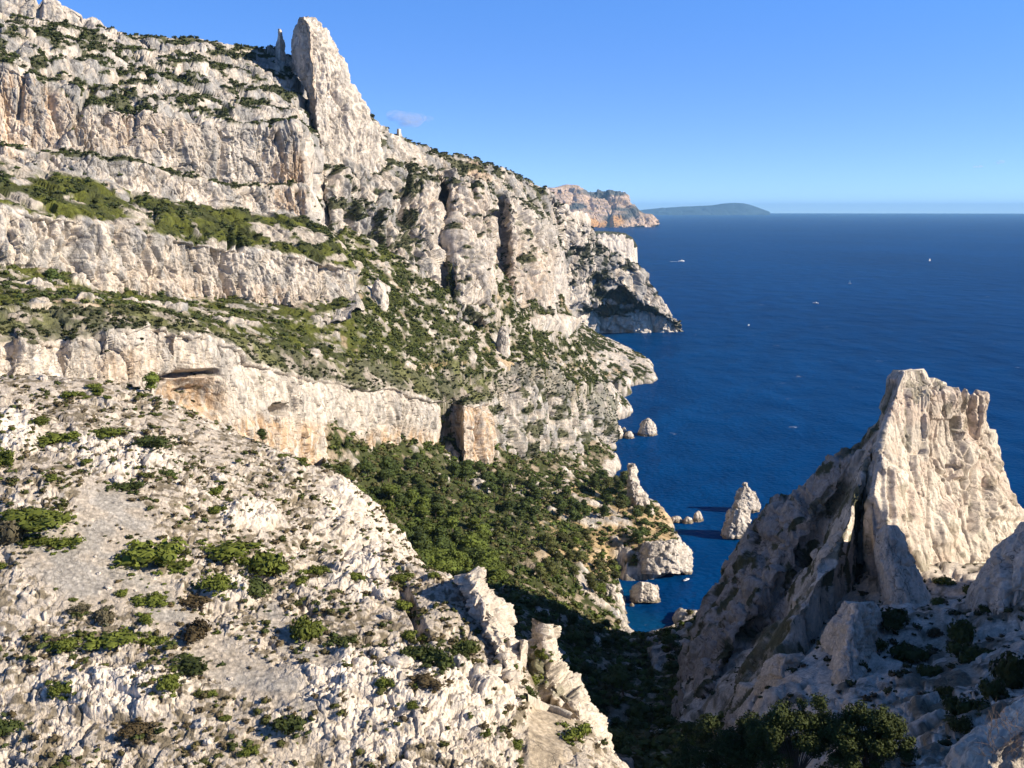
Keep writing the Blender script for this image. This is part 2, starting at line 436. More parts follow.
# ================================================================== CENTRAL MOUNTAIN
B_cr = [(288, 110, 810), (302, 106, 800), (310, 100, 752), (330, 97, 770), (372, 115, 800), (385, 125, 815), (410, 141, 850), (440, 156, 890), (475, 157, 960), (500, 167, 1030), (520, 174, 1080), (540, 188, 1130), (552, 205, 1150)]
B_md = [(296, 150, 785), (310, 150, 775), (319, 150, 724), (330, 150, 738), (380, 160, 775), (420, 170, 820), (445, 172, 850), (480, 178, 910), (510, 193, 985), (540, 213, 1060), (551, 230, 1080)]
B_ct = [(304, 190, 755), (316, 190, 745), (325, 190, 698), (340, 190, 712), (380, 193, 745), (420, 192, 785), (441, 189, 800), (444, 188, 862), (447, 188, 866), (452, 188, 815), (494, 197, 856), (498, 200, 945), (505, 203, 955), (511, 206, 908), (544, 228, 968), (554, 240, 1060)]
B_cb = [(314, 224, 700), (322, 228, 690), (330, 232, 680), (345, 240, 688), (370, 254, 692), (400, 274, 694), (430, 294, 703), (446, 301, 712), (449, 303, 745), (452, 304, 748), (457, 308, 716), (494, 308, 752), (499, 308, 835), (506, 308, 845), (512, 309, 806), (550, 312, 880), (559, 313, 1030)]
G, rc = loft([shift(B_cr, 35, 200), B_cr, B_md, B_ct, B_cb, shift(B_cb, 14, -25)], [10, 100, 70, 210, 22], int(760 * Q), wrap=(18, 200, -20), nw=int(40 * Q))
rr = np.repeat(rc[:, None], G.shape[1], 1); px, py = proj(G)
cl = np.clip(sst(2.7, 3.1, rr) * (1 - sst(3.95, 4.0, rr)), 0, 1)
right = sst(410, 450, px)
push = cl * 6 * fbm(G / np.array([34., 34., 160.]), 22, 3) + (1 - cl) * 4 * fbm(G / np.array([30., 30., 30.]), 26, 3)
push += (1 - right) * cl * 5 * fbm(G / np.array([16., 16., 40.]), 29, 3)
push -= 5 * line(px, py, [(432, 165), (446, 180), (443, 200), (447, 225), (440, 240), (452, 250)], 7)
push -= 3 * line(px, py, [(497, 190), (505, 205), (505, 225), (508, 250), (507, 280)], 8)
push += cl * right * 2.4 * fbm(G / np.array([8., 8., 90.]), 30, 3)
push -= 7 * line(px, py, [(470, 185), (474, 205), (500, 215)], 4) + 8 * line(px, py, [(408, 160), (408, 215)], 3)
push -= 9 * line(px, py, [(362, 195), (366, 215), (376, 225)], 6) + 8 * line(px, py, [(388, 225), (391, 250)], 6) + 5 * line(px, py, [(420, 250), (425, 275)], 5)
push += 6 * ell(px, py, 470, 235, 22, 60) + 7 * ell(px, py, 530, 260, 20, 45) + 8 * ell(px, py, 338, 195, 9, 28) + 8 * ell(px, py, 360, 222, 8, 20) + 7 * ell(px, py, 382, 232, 7, 20)
push += 5 * ell(px, py, 474, 288, 14, 22) - 4 * line(px, py, [(462, 280), (466, 300)], 4)
G2, ids, ed = relief(G, [(30, 6.0, 3.2), (11, 2.5, 2.6), (4.5, 1.1, 2.), (2., .5, 1.4)], 51, np.clip(cl + .7, 0, 1), push=push, joints=[(17, 5, 5, .13), (8, 2.6, 4, .15)])
nz = np.abs(gnorm(blur(G2, 3))[..., 2])
T = rock_tint(G2, 25, .5, 1.1, ids=ids)
T = mix(T, PALE, cl * right * .45)
streak = fbm(G2 / np.array([2.6, 2.6, 34.]), 78, 3)
oz = np.clip(ell(px, py, 470, 215, 30, 40) * .5 + ell(px, py, 520, 280, 40, 40) * .7 + ell(px, py, 425, 210, 14, 22) * .4, 0, 1)
T = mix(T, ORANGE * 1.15, cl * oz * sst(-.2, .6, streak + .1) * .62)
T = mix(T, ORANGE * .8, ell(px, py, 478, 173, 14, 9, 25) * .6)
T = mix(T, GREY * .95, cl * sst(.1, .6, streak - .1) * .5)
sv = sst(-.0, .2, fbm(G2 / np.array([14., 14., 7.]), 29, 4) + .55 * (nz - .55) - .25 * cl * right)
T = mix(T, SCRUB, sv * .9)
surf('cliff', G2, T, M_MID)
SCAT['B'] = (G2, np.clip(sv * .8, 0, 1), T)

# ================================================================== HEADLAND WITH WHITE FOOT
D_cr = [(520, 178, 1230), (540, 186, 1300), (555, 194, 1400), (575, 215, 1500), (590, 230, 1560), (600, 241, 1600), (620, 256, 1650), (640, 268, 1700), (655, 291, 1740), (668, 310, 1780), (682, 331, 1812)]
D_md = [(520, 245, 1290), (560, 258, 1480), (590, 270, 1580), (620, 284, 1660), (650, 305, 1740), (670, 319, 1785), (682, 331.4, 1812)]
D_ct = [(520, 295, 1400), (570, 312, 1570), (598, 318, 1762), (620, 316, 1770), (640, 312, 1776), (670, 317, 1792), (682, 331.8, 1812)]
D_cb = [(520, 325, 1450), (570, 329, 1600), (598, 334.5, 1790), (640, 335, 1790), (670, 334, 1800), (682, 333.5, 1812)]
G, rc = loft([shift(D_cr, 25, 200), D_cr, D_md, D_ct, D_cb, shift(D_cb, 6, -10)], [8, 95, 60, 45, 5], int(300 * Q), wrap=(2, 260, -4), nw=int(25 * Q), smooth=3)
rr = np.repeat(rc[:, None], G.shape[1], 1); px, py = proj(G)
cl = np.clip(sst(2.9, 3.05, rr), 0, 1)
push = 8 * fbm(G / 45., 61, 4)
push -= 7 * line(px, py, [(628, 282), (610, 300), (590, 314), (575, 325)], 7) + 8 * line(px, py, [(661, 318), (655, 332)], 4)
push += 6 * ell(px, py, 600, 305, 22, 7, 15) + 8 * ell(px, py, 580, 232, 12, 18)
G2, ids, ed = relief(G, [(34, 6, 1.5), (13, 3.2, 1.3), (6, 1.5, 1.1)], 63, joints=[(22, 4, 4, .12)], push=push * sst(0, .1, (682 - px) / 60.))
G2[..., 2] = np.where(rr > 4.02, np.minimum(G2[..., 2], -1), G2[..., 2])
nz = np.abs(gnorm(blur(G2, 2))[..., 2])
T = rock_tint(G2, 35, .4, 2., ids=ids)
T = mix(T, PALE * 1.05, np.clip(cl * .7 + .4 * ell(px, py, 585, 215, 25, 40), 0, 1))
sv = sst(.1, .3, fbm(G2 / np.array([26., 26., 14.]), 39, 4) + .5 * (nz - .55) + .25 * ell(px, py, 590, 262, 50, 22, 25) + .2 * ell(px, py, 600, 305, 45, 14, -10) + .25 * ell(px, py, 575, 318, 22, 10)) * (1 - cl)
T = mix(T, np.array([.042, .05, .03]), sv * .95)
T = mix(T, np.array([.33, .33, .33]), line(px, py, [(548, 240), (556, 256), (566, 270)], 5) * .8)
surf('headland', G2, T, M_FAR)
SCAT['D'] = (G2, np.clip(sv, 0, 1), T)

# white cape farther on
K_t = [(545, 222, 3700), (590, 231, 3900), (612, 231.5, 4000), (625, 233, 4040), (633, 238, 4080), (637.5, 246, 4100)]
K_b = [(545, 266, 3700), (600, 265.5, 3950), (625, 265, 4030), (634, 264.5, 4070), (638, 263.5, 4100)]
G, rc = loft([shift(K_t, 4, 900), K_t, K_b], [8, 70], int(140 * Q), wrap=(60, 700, 0), nw=15, smooth=2)
G2, ids, ed = relief(G, [(60, 10, 2.2), (24, 6, 2), (11, 3, 1.6)], 71)
T = mix(rock_tint(G2, 45, .2, 3.), PALE, np.full(G2.shape[:2], .5))
T[:int(13 * Q)] = np.array([.07, .075, .045])
surf('white_cape', G2, T, M_FAR)

# ochre cape far off
O_t = [(520, 190, 12200), (555, 187, 12400), (566, 184.6, 12500), (577, 186, 12550), (588, 192, 12600), (600, 192, 12650), (621, 194, 12700), (630, 201, 12750), (637, 208, 12750), (644, 213.5, 12750), (652, 214.2, 12750), (656, 219, 12760), (659, 222.5, 12780)]
O_m = [(520, 205, 12000), (560, 205, 12250), (590, 208, 12450), (620, 207, 12560), (640, 215, 12620), (652, 219.5, 12650), (659.5, 223.5, 12700)]
O_b = [(520, 226.6, 11900), (560, 226.6, 12100), (600, 226.6, 12300), (630, 226.2, 12400), (645, 225.2, 12500), (660, 224.2, 12650)]
G, rc = loft([shift(O_t, 6, 2500), O_t, O_m, O_b], [6, 60, 60], int(260 * Q), wrap=(60, 2500, -10), nw=12, smooth=2)
rr = np.repeat(rc[:, None], G.shape[1], 1); px, py = proj(G)
G2, ids, ed = relief(G, [(300, 45, 1.2), (120, 22, 1), (50, 9, .8)], 81, push=40 * fbm(G / np.array([500., 500., 300.]), 83, 3))
OC1, OC2, OV = np.array([.50, .36, .24]), np.array([.60, .33, .12]), np.array([.07, .09, .09])
T = mix(np.broadcast_to(OC1, G2.shape), np.array([.62, .47, .38]), sst(-.1, .4, np.sin(py * 1.9 + 2 * fbm(G2 / 400., 2, 2))) * .7)
n = fbm(G2 / np.array([420., 420., 120.]), 85, 3)
T = mix(T, OV, np.clip(ell(px, py, 605, 193.5, 26, 3.6, 4) + sst(-.1, .25, n) * (ell(px, py, 612, 214, 34, 7, -6) + ell(px, py, 577, 206, 10, 4)), 0, 1) * .9)
T = mix(T, OC2, np.clip(ell(px, py, 612, 222, 14, 6, -15) + ell(px, py, 588, 224, 16, 4), 0, 1) * .9)
surf('ochre_cape', G2, T, rock_mat('ochre_cliff', .01, .04, 20, .25))

# mountain on the horizon, some haze blue mixed into its slope colour
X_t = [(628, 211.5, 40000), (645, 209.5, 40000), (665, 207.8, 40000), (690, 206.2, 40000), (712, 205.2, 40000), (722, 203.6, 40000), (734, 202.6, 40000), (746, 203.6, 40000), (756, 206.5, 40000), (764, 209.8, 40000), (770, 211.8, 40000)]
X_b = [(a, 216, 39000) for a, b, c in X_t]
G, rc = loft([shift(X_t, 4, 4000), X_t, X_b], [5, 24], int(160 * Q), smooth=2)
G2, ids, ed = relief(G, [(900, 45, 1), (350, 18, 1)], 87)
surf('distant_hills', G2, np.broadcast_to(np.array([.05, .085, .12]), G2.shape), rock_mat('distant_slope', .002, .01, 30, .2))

# ================================================================== LOWER CLIFF BAND AND PROMONTORY
C_t = [(-140, 338, 300), (0, 338, 318), (50, 337, 338), (100, 334, 352), (150, 328, 375), (175, 326, 388), (200, 336, 400), (230, 347, 418), (270, 366, 445), (310, 379, 475), (350, 385, 512), (400, 390, 562), (430, 400, 592), (440, 404, 602), (446, 404, 628), (458, 403, 640), (463, 402, 622), (490, 405, 650), (510, 388, 690), (540, 381, 722), (560, 395, 765), (585, 411, 830), (600, 421, 870), (614, 431, 905)]
C_b = [(-140, 392, 297), (0, 392, 314), (60, 390, 335), (110, 396, 350), (150, 407, 370), (200, 428, 392), (250, 452, 420), (300, 470, 455), (330, 475, 485), (370, 469, 535), (400, 466, 563), (438, 461, 598), (443, 460, 624), (455, 464, 634), (463, 473, 614), (490, 480, 630), (530, 480, 690), (560, 472, 750), (590, 457, 835), (614, 441, 912)]
def shore(z, s=9., k=2.5): return np.where(z > 0, z + s * (1 - np.exp(-np.maximum(z, 0) / k)), z * 1.5 - 1)
ctl = []
for a, b, c in C_t[:-3:1]: ctl.append(Pl(a, b - 2, c + 4))
for a, b, c in A_bb[:-1]: ctl.append(Pl(a, b + 3, c - 3)); ctl.append(off(Pl(a, b + 3, c), 2, 25, 4))
for a, b, c in B_cb: ctl.append(Pl(a, b + 1, c - 3)); ctl.append(off(Pl(a, b, c), 4, 45, 30))
for q in [(345, 300, 612), (365, 280, 640), (400, 330, 628), (450, 350, 655), (500, 350, 740), (550, 345, 900), (500, 380, 698), (560, 372, 850), (590, 342, 1080), (575, 322, 1060),
          (340, 345, 555), (0, 310, 360), (100, 312, 410), (200, 325, 450), (270, 340, 490), (540, 330, 930)]: ctl.append(Pl(*q))
for q in [(600, 397, 0), (585, 405, 4), (590, 416, 6), (606, 425, 2), (614, 436, 0), (578, 398, 14), (575, 388, 30), (625, 391, 0), (645, 382, 0), (658, 377.5, 0), (640, 374, 12), (620, 372, 24), (600, 368, 40), (612, 383, 7),
          (660, 374, -4), (615, 400, -8), (640, 395, -10), (670, 380, -10), (625, 440, -12), (640, 420, -14), (650, 360, -6), (630, 342, -4), (615, 334, -2), (680, 360, -15), (640, 336, -10), (700, 400, -20), (618, 412, -7), (612, 397, -6), (620, 402, -10), (606, 408, -6), (627, 412, -12), (640, 388, -7), (654, 392, -7), (600, 403, -3), (655, 377.5, 2), (648, 377.5, 5), (640, 379, 6), (630, 382, 6), (630, 396, -8), (650, 371, 1), (634, 361, 9), (616, 348, 22), (672, 374, -8), (660, 360, -7), (640, 352, -4)]: ctl.append(PZ(*q))
FT = rbf(ctl, 1.)
def broken(pts, a1, a2, step=3.):
    q = np.array(pts, float); x = np.arange(q[0, 0], q[-1, 0], step); x = np.unique(np.concatenate([x, q[:, 0]]))
    c = np.stack([x / 9., 0 * x, 0 * x], 1); e = np.stack([x / 26., 0 * x + 5, 0 * x], 1)
    return list(zip(x.tolist(), (np.interp(x, q[:, 0], q[:, 1]) + a1 * vn(c, 7) + a1 * vn(e, 8)).tolist(), (np.interp(x, q[:, 0], q[:, 2]) + a2 * vn(c, 9) + 1.5 * a2 * vn(e, 10)).tolist()))
def back_row(pts, d, dz):
    out = []
    for a, b, c in pts:
        p = P(a, b, c); k = (c + d) / c
        x, y = p[0] * k, p[1] * k
        z = float(shore(FT(np.array([x]), np.array([y])), 4, 1.5)[0]) - dz
        u, v = proj(np.array([x, y, z])); out.append((float(u), float(v), y))
    return out
_q = np.array([q for q in C_t if not 443 < q[0] < 462], float); C_s = [(q[0], float(np.interp(q[0], _q[:, 0], _q[:, 1])), float(np.interp(q[0], _q[:, 0], _q[:, 2]))) for q in C_t]
C_k = back_row(C_s, 42, 2.); C_h = back_row(C_s, 20, .5)
C_h = [(a, min(b, q[1] - 2), c) for (a, b, c), q in zip(C_h, C_t)]
C_e = broken(C_t, 2.2, 3.)
G, rc = loft([C_k, C_h, C_e, C_b, shift(C_b, 24, -25)], [16, 40, 190, 26], int(1050 * Q), wrap=(-30, 110, -8), nw=20, smooth=2)
rr = np.repeat(rc[:, None], G.shape[1], 1); px, py = proj(G)
rr = rr - 1; lv = rr - 1
cl = sst(.98, 1.03, rr) * (1 - sst(1.96, 2, rr))
prom = sst(488, 505, px)
push = cl * 2.6 * fbm(G / np.array([16., 16., 70.]), 23, 3) - cl * (1 - prom) * 2 * (1 - sst(.0, .22, lv)) ** 2      # rounded lip
push += prom * 8 * fbm(G / np.array([26., 26., 34.]), 24, 4)
push += cl * sst(456, 466, px) * 2.6 * fbm(G / np.array([5., 5., 22.]), 27, 3)
push -= (1 - sst(130, 180, px)) * cl * 3 * lv
push -= 9 * ell(px, py, 192, 396, 27, 20, 22, .5) * 1 + 9 * line(px, py, [(165, 379), (185, 374), (216, 372)], 4.5) + 3 * line(px, py, [(194, 391), (206, 388)], 3)
push -= 13 * ell(px, py, 283, 409, 7.5, 5, 8, .6)
push -= 3 * ell(px, py, 400, 445, 34, 20, 0, .8)
push -= 5 * line(px, py, [(477, 412), (478, 445)], 4) - 1.5 * ell(px, py, 470, 430, 7, 30) - 1.5 * ell(px, py, 487, 430, 6, 35)
push -= 5 * line(px, py, [(531, 425), (531, 462)], 5) - 3 * ell(px, py, 540, 440, 9, 22)
push -= 1.5 * line(px, py, [(340, 405), (338, 460)], 3) + 2.5 * line(px, py, [(386, 395), (384, 460)], 3)
G2, ids, ed = relief(G, [(18, 2.4, 2.6), (6.5, 1.4, 2.), (2.6, .7, 1.6), (1.2, .3, 1.2)], 91, np.clip(.6 * cl + .4 * prom + .2, 0, 1), push=push, joints=[(9, 1.8, 6, .12), (4, .9, 5, .14)] + [(16, 4.5 * prom, 3., .1)])
nz = np.abs(gnorm(blur(G2, 3))[..., 2])
T = rock_tint(G2, 55, .32, .9, ids=ids)
T = mix(T, PALE * 1.03, (1 - prom) * .45 * np.ones_like(px))
streak = fbm(G2 / np.array([1.5, 1.5, 26.]), 79, 3)
oz = np.clip(ell(px, py, 195, 402, 32, 30, 25) + ell(px, py, 310, 445, 60, 22, 15) + ell(px, py, 400, 448, 45, 20) + ell(px, py, 130, 365, 30, 16, 0) * .6 + ell(px, py, 472, 440, 26, 42) * 1.2 + ell(px, py, 545, 470, 50, 12) * .6 + ell(px, py, 255, 440, 25, 25) * .9, 0, 1)
T = mix(T, ORANGE * 1.05, cl * oz * sst(-.4, .3, streak + .05) * .9)
T = mix(T, PALE, cl * oz * sst(.0, .5, fbm(G2 / np.array([1.2, 1.2, 30.]), 80, 3)) * .7)
T = mix(T, GREY * 1.05, cl * (1 - oz) * sst(.0, .5, streak) * .45)
T = mix(T, GREY, prom * sst(-.2, .2, fbm(G2 / 9., 44, 3)) * .65)
led = 1 - sst(.72, .95, rr)
lg = sst(-.35, 0, fbm(G2 / 7., 115, 4) + .2 * sst(560, 400, px) * 0)
T = mix(T, mix(np.broadcast_to(GRAVEL * .85, T.shape), mix(np.broadcast_to(SCRUB, T.shape), GRASS, sst(-.1, .3, fbm(G2 / 20., 116, 3))), lg), led * (1 - .5 * prom) * .9)
sv = np.clip(led * lg * .5 + .9 * sst(-.75, -.3, lv) * (1 - sst(-.12, .02, lv)) * sst(-.2, .2, vn(G2 / 6., 117)), 0, 1) + sst(.1, .32, fbm(G2 / np.array([10., 10., 6.]), 49, 4) + .5 * (nz - .5) + .22 * prom - .3 * cl * (1 - prom))
sv = np.clip(sv, 0, 1)
T = mix(T, SCRUB, sv * .9 * (1 - led))
surf('lower_cliff', G2, T, M_MID)
SCAT['C'] = (G2, np.clip(sv, 0, 1), T)

# ================================================================== SCRUB SLOPE BETWEEN THE CLIFF BANDS
G = polar(FT, -140, 700, 300, 1450, 1000, 640)
_az = G[..., 0] / G[..., 1]
def edge_y(pts):
    q = np.array(pts); az = q[:, 0] / q[:, 1]; o = np.argsort(az); return az[o], q[o, 1]
_a, _y = edge_y([P(*q) for q in C_t if not 443 < q[0] < 462] + [PZ(604, 441, 3), PZ(640, 425, 0)])
lim = np.interp(_az, _a, _y + 26)
_a, _y = edge_y([P(*q) for q in A_bb if q[0] < 335] + [P(*q) for q in B_cb if q[0] > 340] + [P(575, 310, 1400), P(700, 300, 4000)])
lim2 = np.interp(_az, _a, _y + 6)
over = np.maximum(0, lim - G[..., 1]) * 9 + np.maximum(0, G[..., 1] - lim2) * 3
G[..., 2] = shore(G[..., 2], 4, 1.5) - over
px, py = proj(G)
sp = sst(540, 585, px)                                   # rocky point by the water
oc = fbm(G / np.array([15., 15., 9.]), 101, 4)
rocky = sst(.24, .42, oc + .35 * sp * (G[..., 2] < 32) + .2 * ell(px, py, 70, 322, 40, 7, 5) - .12 * ell(px, py, 400, 320, 70, 50))
push = rocky * (1.2 + 1.5 * oc) + .8 * fbm(G / 5., 103, 3)
push += 3 * ell(px, py, 437, 302, 9, 6, 30) + 5 * ell(px, py, 555, 322, 26, 6, 3, .4)
push += 4 * ell(px, py, 47, 322, 50, 7, 6, .3)
G2, ids, ed = relief(G, [(14, 1.8, 1.3), (5, 1.1, 1.2), (2.2, .45, 1.1)], 105, np.clip(rocky + sp, 0, 1), push=push, amt=(over < 1) * 1.)
T = rock_tint(G2, 65, .3, .9, ids=ids)
soil = mix(np.broadcast_to(GRAVEL * .8, T.shape), OCHRE, sst(.0, .4, fbm(G2 / 12., 107, 3)) * .6)
vg = fbm(G2 / np.array([8., 8., 8.]), 109, 4)
grn = mix(np.broadcast_to(SCRUB, T.shape), GRASS * .95, sst(-.3, .2, fbm(G2 / 22., 111, 3)) * (1 - sst(360, 440, px)))
gm = sst(-.38, -.12, vg + .1 * (px < 340) + .15 * ell(px, py, 420, 330, 90, 60))
ground = mix(soil, grn, gm)
bare = np.clip(rocky + .8 * sst(.1, .4, fbm(G2 / np.array([30., 8., 3.]), 113, 3)), 0, 1)
bare = np.clip(bare + ell(px, py, 555, 324, 27, 8, 3, .2) + ell(px, py, 503, 344, 8, 14, 15) + ell(px, py, 378, 292, 9, 8) + ell(px, py, 47, 322, 50, 7, 6, .3), 0, 1)
T = mix(ground, T, bare)
T = mix(T, OCHRE * 1.1, np.clip(ell(px, py, 508, 364, 9, 4, 30) + ell(px, py, 550, 392, 10, 4, 40) + .5 * ell(px, py, 440, 365, 30, 3, -5), 0, 1) * .8)
pathm = line(px, py, [(425, 345), (455, 338), (480, 336), (495, 330)], 1.6)
T = mix(T, GRAVEL * 1.15, np.clip(pathm * 2, 0, 1))
T = mix(T, DARKR, sst(2.2, .8, G2[..., 2]) * (G2[..., 2] > -3))
surf('hillside', G2, T, M_MID)
SCAT['T'] = (G2, np.clip((1 - bare) * gm * (.22 + .78 * sst(330, 390, px)) * (G2[..., 2] > 6) * (.3 + .7 * sst(-.15, .2, vg)) * (over < 60), 0, 1), T)

# ================================================================== VALLEY AND COVE
ctl = []
for a, b, c in C_b[6:-1]: ctl.append(Pl(a, b, c - 4)); ctl.append(off(Pl(a, b, c), 3, 40, 14))
for q in [(400, 520, 62), (450, 520, 51), (430, 560, 46), (380, 560, 60), (500, 540, 38), (550, 520, 28), (598, 508, 18), (550, 560, 31), (598, 560, 18), (480, 580, 42), (560, 600, 24), (600, 590, 10), (612, 606, 4), (350, 520, 80),
          (620, 512, 14), (640, 512, 9), (655, 518, 6), (668, 522, 1.5), (650, 535, 9), (670, 540, 5), (640, 550, 12), (625, 565, 6), (660, 560, 5), (682, 555, 2),
          (585, 470, 3), (598, 480, 6), (625, 490, 5),
          (560, 640, 42), (520, 640, 62), (540, 605, 42), (500, 600, 54), (600, 680, 34), (640, 685, 16), (618, 640, 3), (640, 652, 2), (600, 640, 10), (660, 640, 2), (680, 612, 2), (660, 720, 28), (700, 740, 50), (600, 740, 48), (560, 700, 66), (640, 768, 42), (590, 768, 60), (700, 650, 26), (690, 690, 44), (750, 768, 84), (800, 700, 84), (720, 620, 24), (760, 600, 40),
          (450, 600, 62), (400, 600, 84), (480, 660, 70), (400, 680, 100), (480, 740, 92),
          (700, 545, -9), (655, 615, -8), (640, 618, -7), (720, 500, -14), (620, 455, -10), (650, 480, -12), (685, 588, -9), (624, 592, -4), (620, 580, -3), (690, 520, -4), (600, 462, -6), (705, 565, -9), (740, 540, -15), (640, 634, -5), (680, 540, -1), (676, 528, -3), (630, 602, -5), (670, 600, -7), (760, 500, -20), (660, 505, -6), (800, 470, -24)]: ctl.append(PZ(*q))
f = rbf(ctl, .6)
G = polar(f, 322, 900, 190, 1000, 740, 800)
G[..., 2] = shore(G[..., 2], 4.5, 1.6)
px, py = proj(G)
z = G[..., 2]
rocky = np.clip(sst(.22, .45, fbm(G / np.array([12., 12., 12.]), 121, 4) + .6 * (z < 7) - .15 * ell(px, py, 440, 520, 90, 60)), 0, 1)
G2, ids, ed = relief(G, [(11, 1.4, 1.3), (4, .9, 1.2), (1.7, .4, 1.1)], 123, np.clip(rocky + .1, 0, 1), push=rocky * 1.5)
T = rock_tint(G2, 75, .3, .7, ids=ids)
soil = mix(np.broadcast_to(GRAVEL * .75, T.shape), OCHRE, np.clip(.3 + ell(px, py, 610, 530, 70, 40), 0, 1))
gm = sst(-.3, 0, fbm(G2 / 5., 125, 4) + .25 * ell(px, py, 430, 520, 100, 80))
T = mix(mix(soil, SCRUB * 1.1, gm * (1 - .75 * ell(px, py, 640, 530, 50, 28))), T, rocky)
T = mix(T, OCHRE * 1.15, np.clip(ell(px, py, 655, 518, 18, 10, 25) + ell(px, py, 600, 555, 14, 22) * .8 + ell(px, py, 568, 492, 20, 4, -20) + ell(px, py, 590, 500, 14, 3, -20), 0, 1) * .85)
for pl in ([(548, 498), (556, 492), (568, 486), (580, 482)], [(605, 507), (620, 516), (630, 522)], [(570, 504), (590, 501)]):
    T = mix(T, GRAVEL * 1.1, np.clip(line(px, py, pl, 3) * 2, 0, 1))
T = mix(T, DARKR, sst(1.5, .5, G2[..., 2]) * (G2[..., 2] > -2.5))
surf('valley', G2, T, M_MID)
VAL = (G2, T)
SCAT['V'] = (G2, np.clip(gm * (1 - rocky) * (G2[..., 2] > 5), 0, 1), T)

# ================================================================== FOREGROUND SLOPE
ridge = [(0, 375, 215), (40, 376, 219), (80, 378, 222), (120, 386, 226), (150, 395, 228), (190, 412, 226), (230, 430, 222), (280, 452, 218), (330, 474, 214), (352, 484, 210), (372, 512, 204), (395, 552, 190), (425, 566, 182), (450, 575, 174)]
ctl = []
for q in ridge:
    ctl.append(Pl(*q)); ctl.append(off(Pl(*q), 10, 26, -24)); ctl.append(off(Pl(*q), 24, 60, -62))
for q in [(472, 585, 168), (494, 602, 164), (506, 640, 154), (515, 670, 147)]:
    ctl.append(Pl(*q)); ctl.append(off(Pl(*q), 9, 10, -24)); ctl.append(off(Pl(*q), 25, 24, -50))
for q in [(-140, 768, 112), (0, 768, 113), (100, 768, 114), (200, 768, 115), (300, 768, 117), (400, 768, 118), (500, 768, 120), (-140, 690, 122), (0, 690, 123), (150, 690, 125), (280, 690, 128), (400, 690, 131), (480, 690, 136),
          (-140, 600, 136), (0, 600, 138), (100, 600, 141), (200, 600, 146), (300, 600, 152), (400, 600, 160), (440, 640, 147), (0, 540, 149), (30, 480, 162), (150, 500, 166), (250, 520, 172), (330, 530, 181), (-140, 480, 158), (-140, 375, 210), (0, 420, 190), (60, 400, 206), (200, 450, 200), (300, 490, 196), (350, 560, 176)]: ctl.append(Pl(*q))
for q in [(528, 697, 147), (540, 710, 142), (575, 716, 142), (555, 735, 134), (590, 742, 134), (540, 768, 125), (600, 768, 126)]: ctl.append(Pl(*q))
for q in [(540, 690, 150), (585, 700, 149), (605, 730, 139), (625, 768, 127)]: ctl.append(off(Pl(*q), 10, 8, -16)); ctl.append(off(Pl(*q), 26, 18, -46))
f = rbf(ctl, .3)
FS = f
G = polar(f, -120, 660, 84, 300, 1150, 1060, .9)
px, py = proj(G)
scr = np.clip(np.maximum.reduce([ell(px, py, 115, 535, 42, 52, -30, .25), ell(px, py, 60, 560, 70, 26, 35, .3), line(px, py, [(110, 560), (160, 605), (200, 640), (240, 672), (285, 692)], 26) * 1.6, line(px, py, [(270, 610), (285, 640), (330, 665)], 14) * 1.3, line(px, py, [(255, 690), (290, 705), (330, 725)], 10)]), 0, 1)
terr = np.clip(ell(px, py, 550, 722, 24, 20, 20, .25) + ell(px, py, 540, 752, 26, 26, 0, .25), 0, 1) * sst(520, 530, px)
big = fbm(G / 14., 131, 4)
cover = sst(-.12, .22, big + .12 - 1.3 * scr + .5 * fbm(G / 4., 132, 3))
cliffy = np.clip(ell(px, py, 300, 730, 260, 50) * .0 + ell(px, py, 400, 700, 130, 50) * .9 + ell(px, py, 370, 520, 60, 40, 40) * .8 + ell(px, py, 250, 515, 30, 14) + ell(px, py, 120, 455, 50, 18, 10) + ell(px, py, 15, 430, 24, 20) + ell(px, py, 360, 580, 40, 20, 30) * .8 + ell(px, py, 230, 590, 25, 12) + ell(px, py, 120, 690, 60, 24), 0, 1)
push = scr * .12 * np.maximum(0, vn(G / .5, 134) - .1) + cover * .9 * fbm(G / 6., 133, 4) + cliffy * 1.3 * (1 + fbm(G / 3.5, 135, 3)) - .25 * scr
push -= 2.2 * line(px, py, [(403, 590), (415, 615), (425, 640)], 7) * 1
keep = (1 - scr) * (1 - terr)
G2, ids, ed = relief(G, [(5.5, .75, 1.2), (2.1, .5, 1.1), (.95, .27, 1.), (.45, .12, 1.)], 137, None, push=0)
disp = G2 - G
k = (.06 + .94 * np.clip(keep, 0, 1) * (.28 + .72 * np.maximum(cover * .8, cliffy)))[..., None]
nn = gnorm(blur(G, 6)); nn *= np.sign(nn[..., 2:3].mean())
G2 = G + disp * k + nn * (push * (1 - terr))[..., None]
nz = np.abs(gnorm(blur(G2, 2))[..., 2])
T = rock_tint(G2, 85, .22, .25, ids=ids)
T = mix(T, PALE * 1.1, np.clip(cliffy * .8 + .3, 0, 1))
gv = mix(np.broadcast_to(GRAVEL, T.shape), np.array([.38, .345, .30]), sst(-.3, .3, fbm(G2 / 3., 139, 3)))
gv = gv * (1 + .3 * vn(G2 / .35, 141) + .25 * sst(.25, .6, vn(G2 / .6, 142)))[..., None]
soil = np.clip(sst(-.05, .2, fbm(G2 / 1.6, 143, 4) - .3 * cliffy) * .7 + (1 - cover) * (1 - cliffy) * .7, 0, 1)
T = mix(T, np.array([.50, .42, .33]) * (1 + .3 * vn(G2 / .5, 144))[..., None], soil * .6)
T = mix(T, gv * 1.1, scr)
T = mix(T, np.array([.50, .41, .30]) * (1 + .3 * vn(G2 / .4, 148) + .25 * fbm(G2 / 2.5, 149, 3))[..., None], np.clip(terr + .5 * terr * fbm(G2 / 1.5, 150, 3), 0, 1))
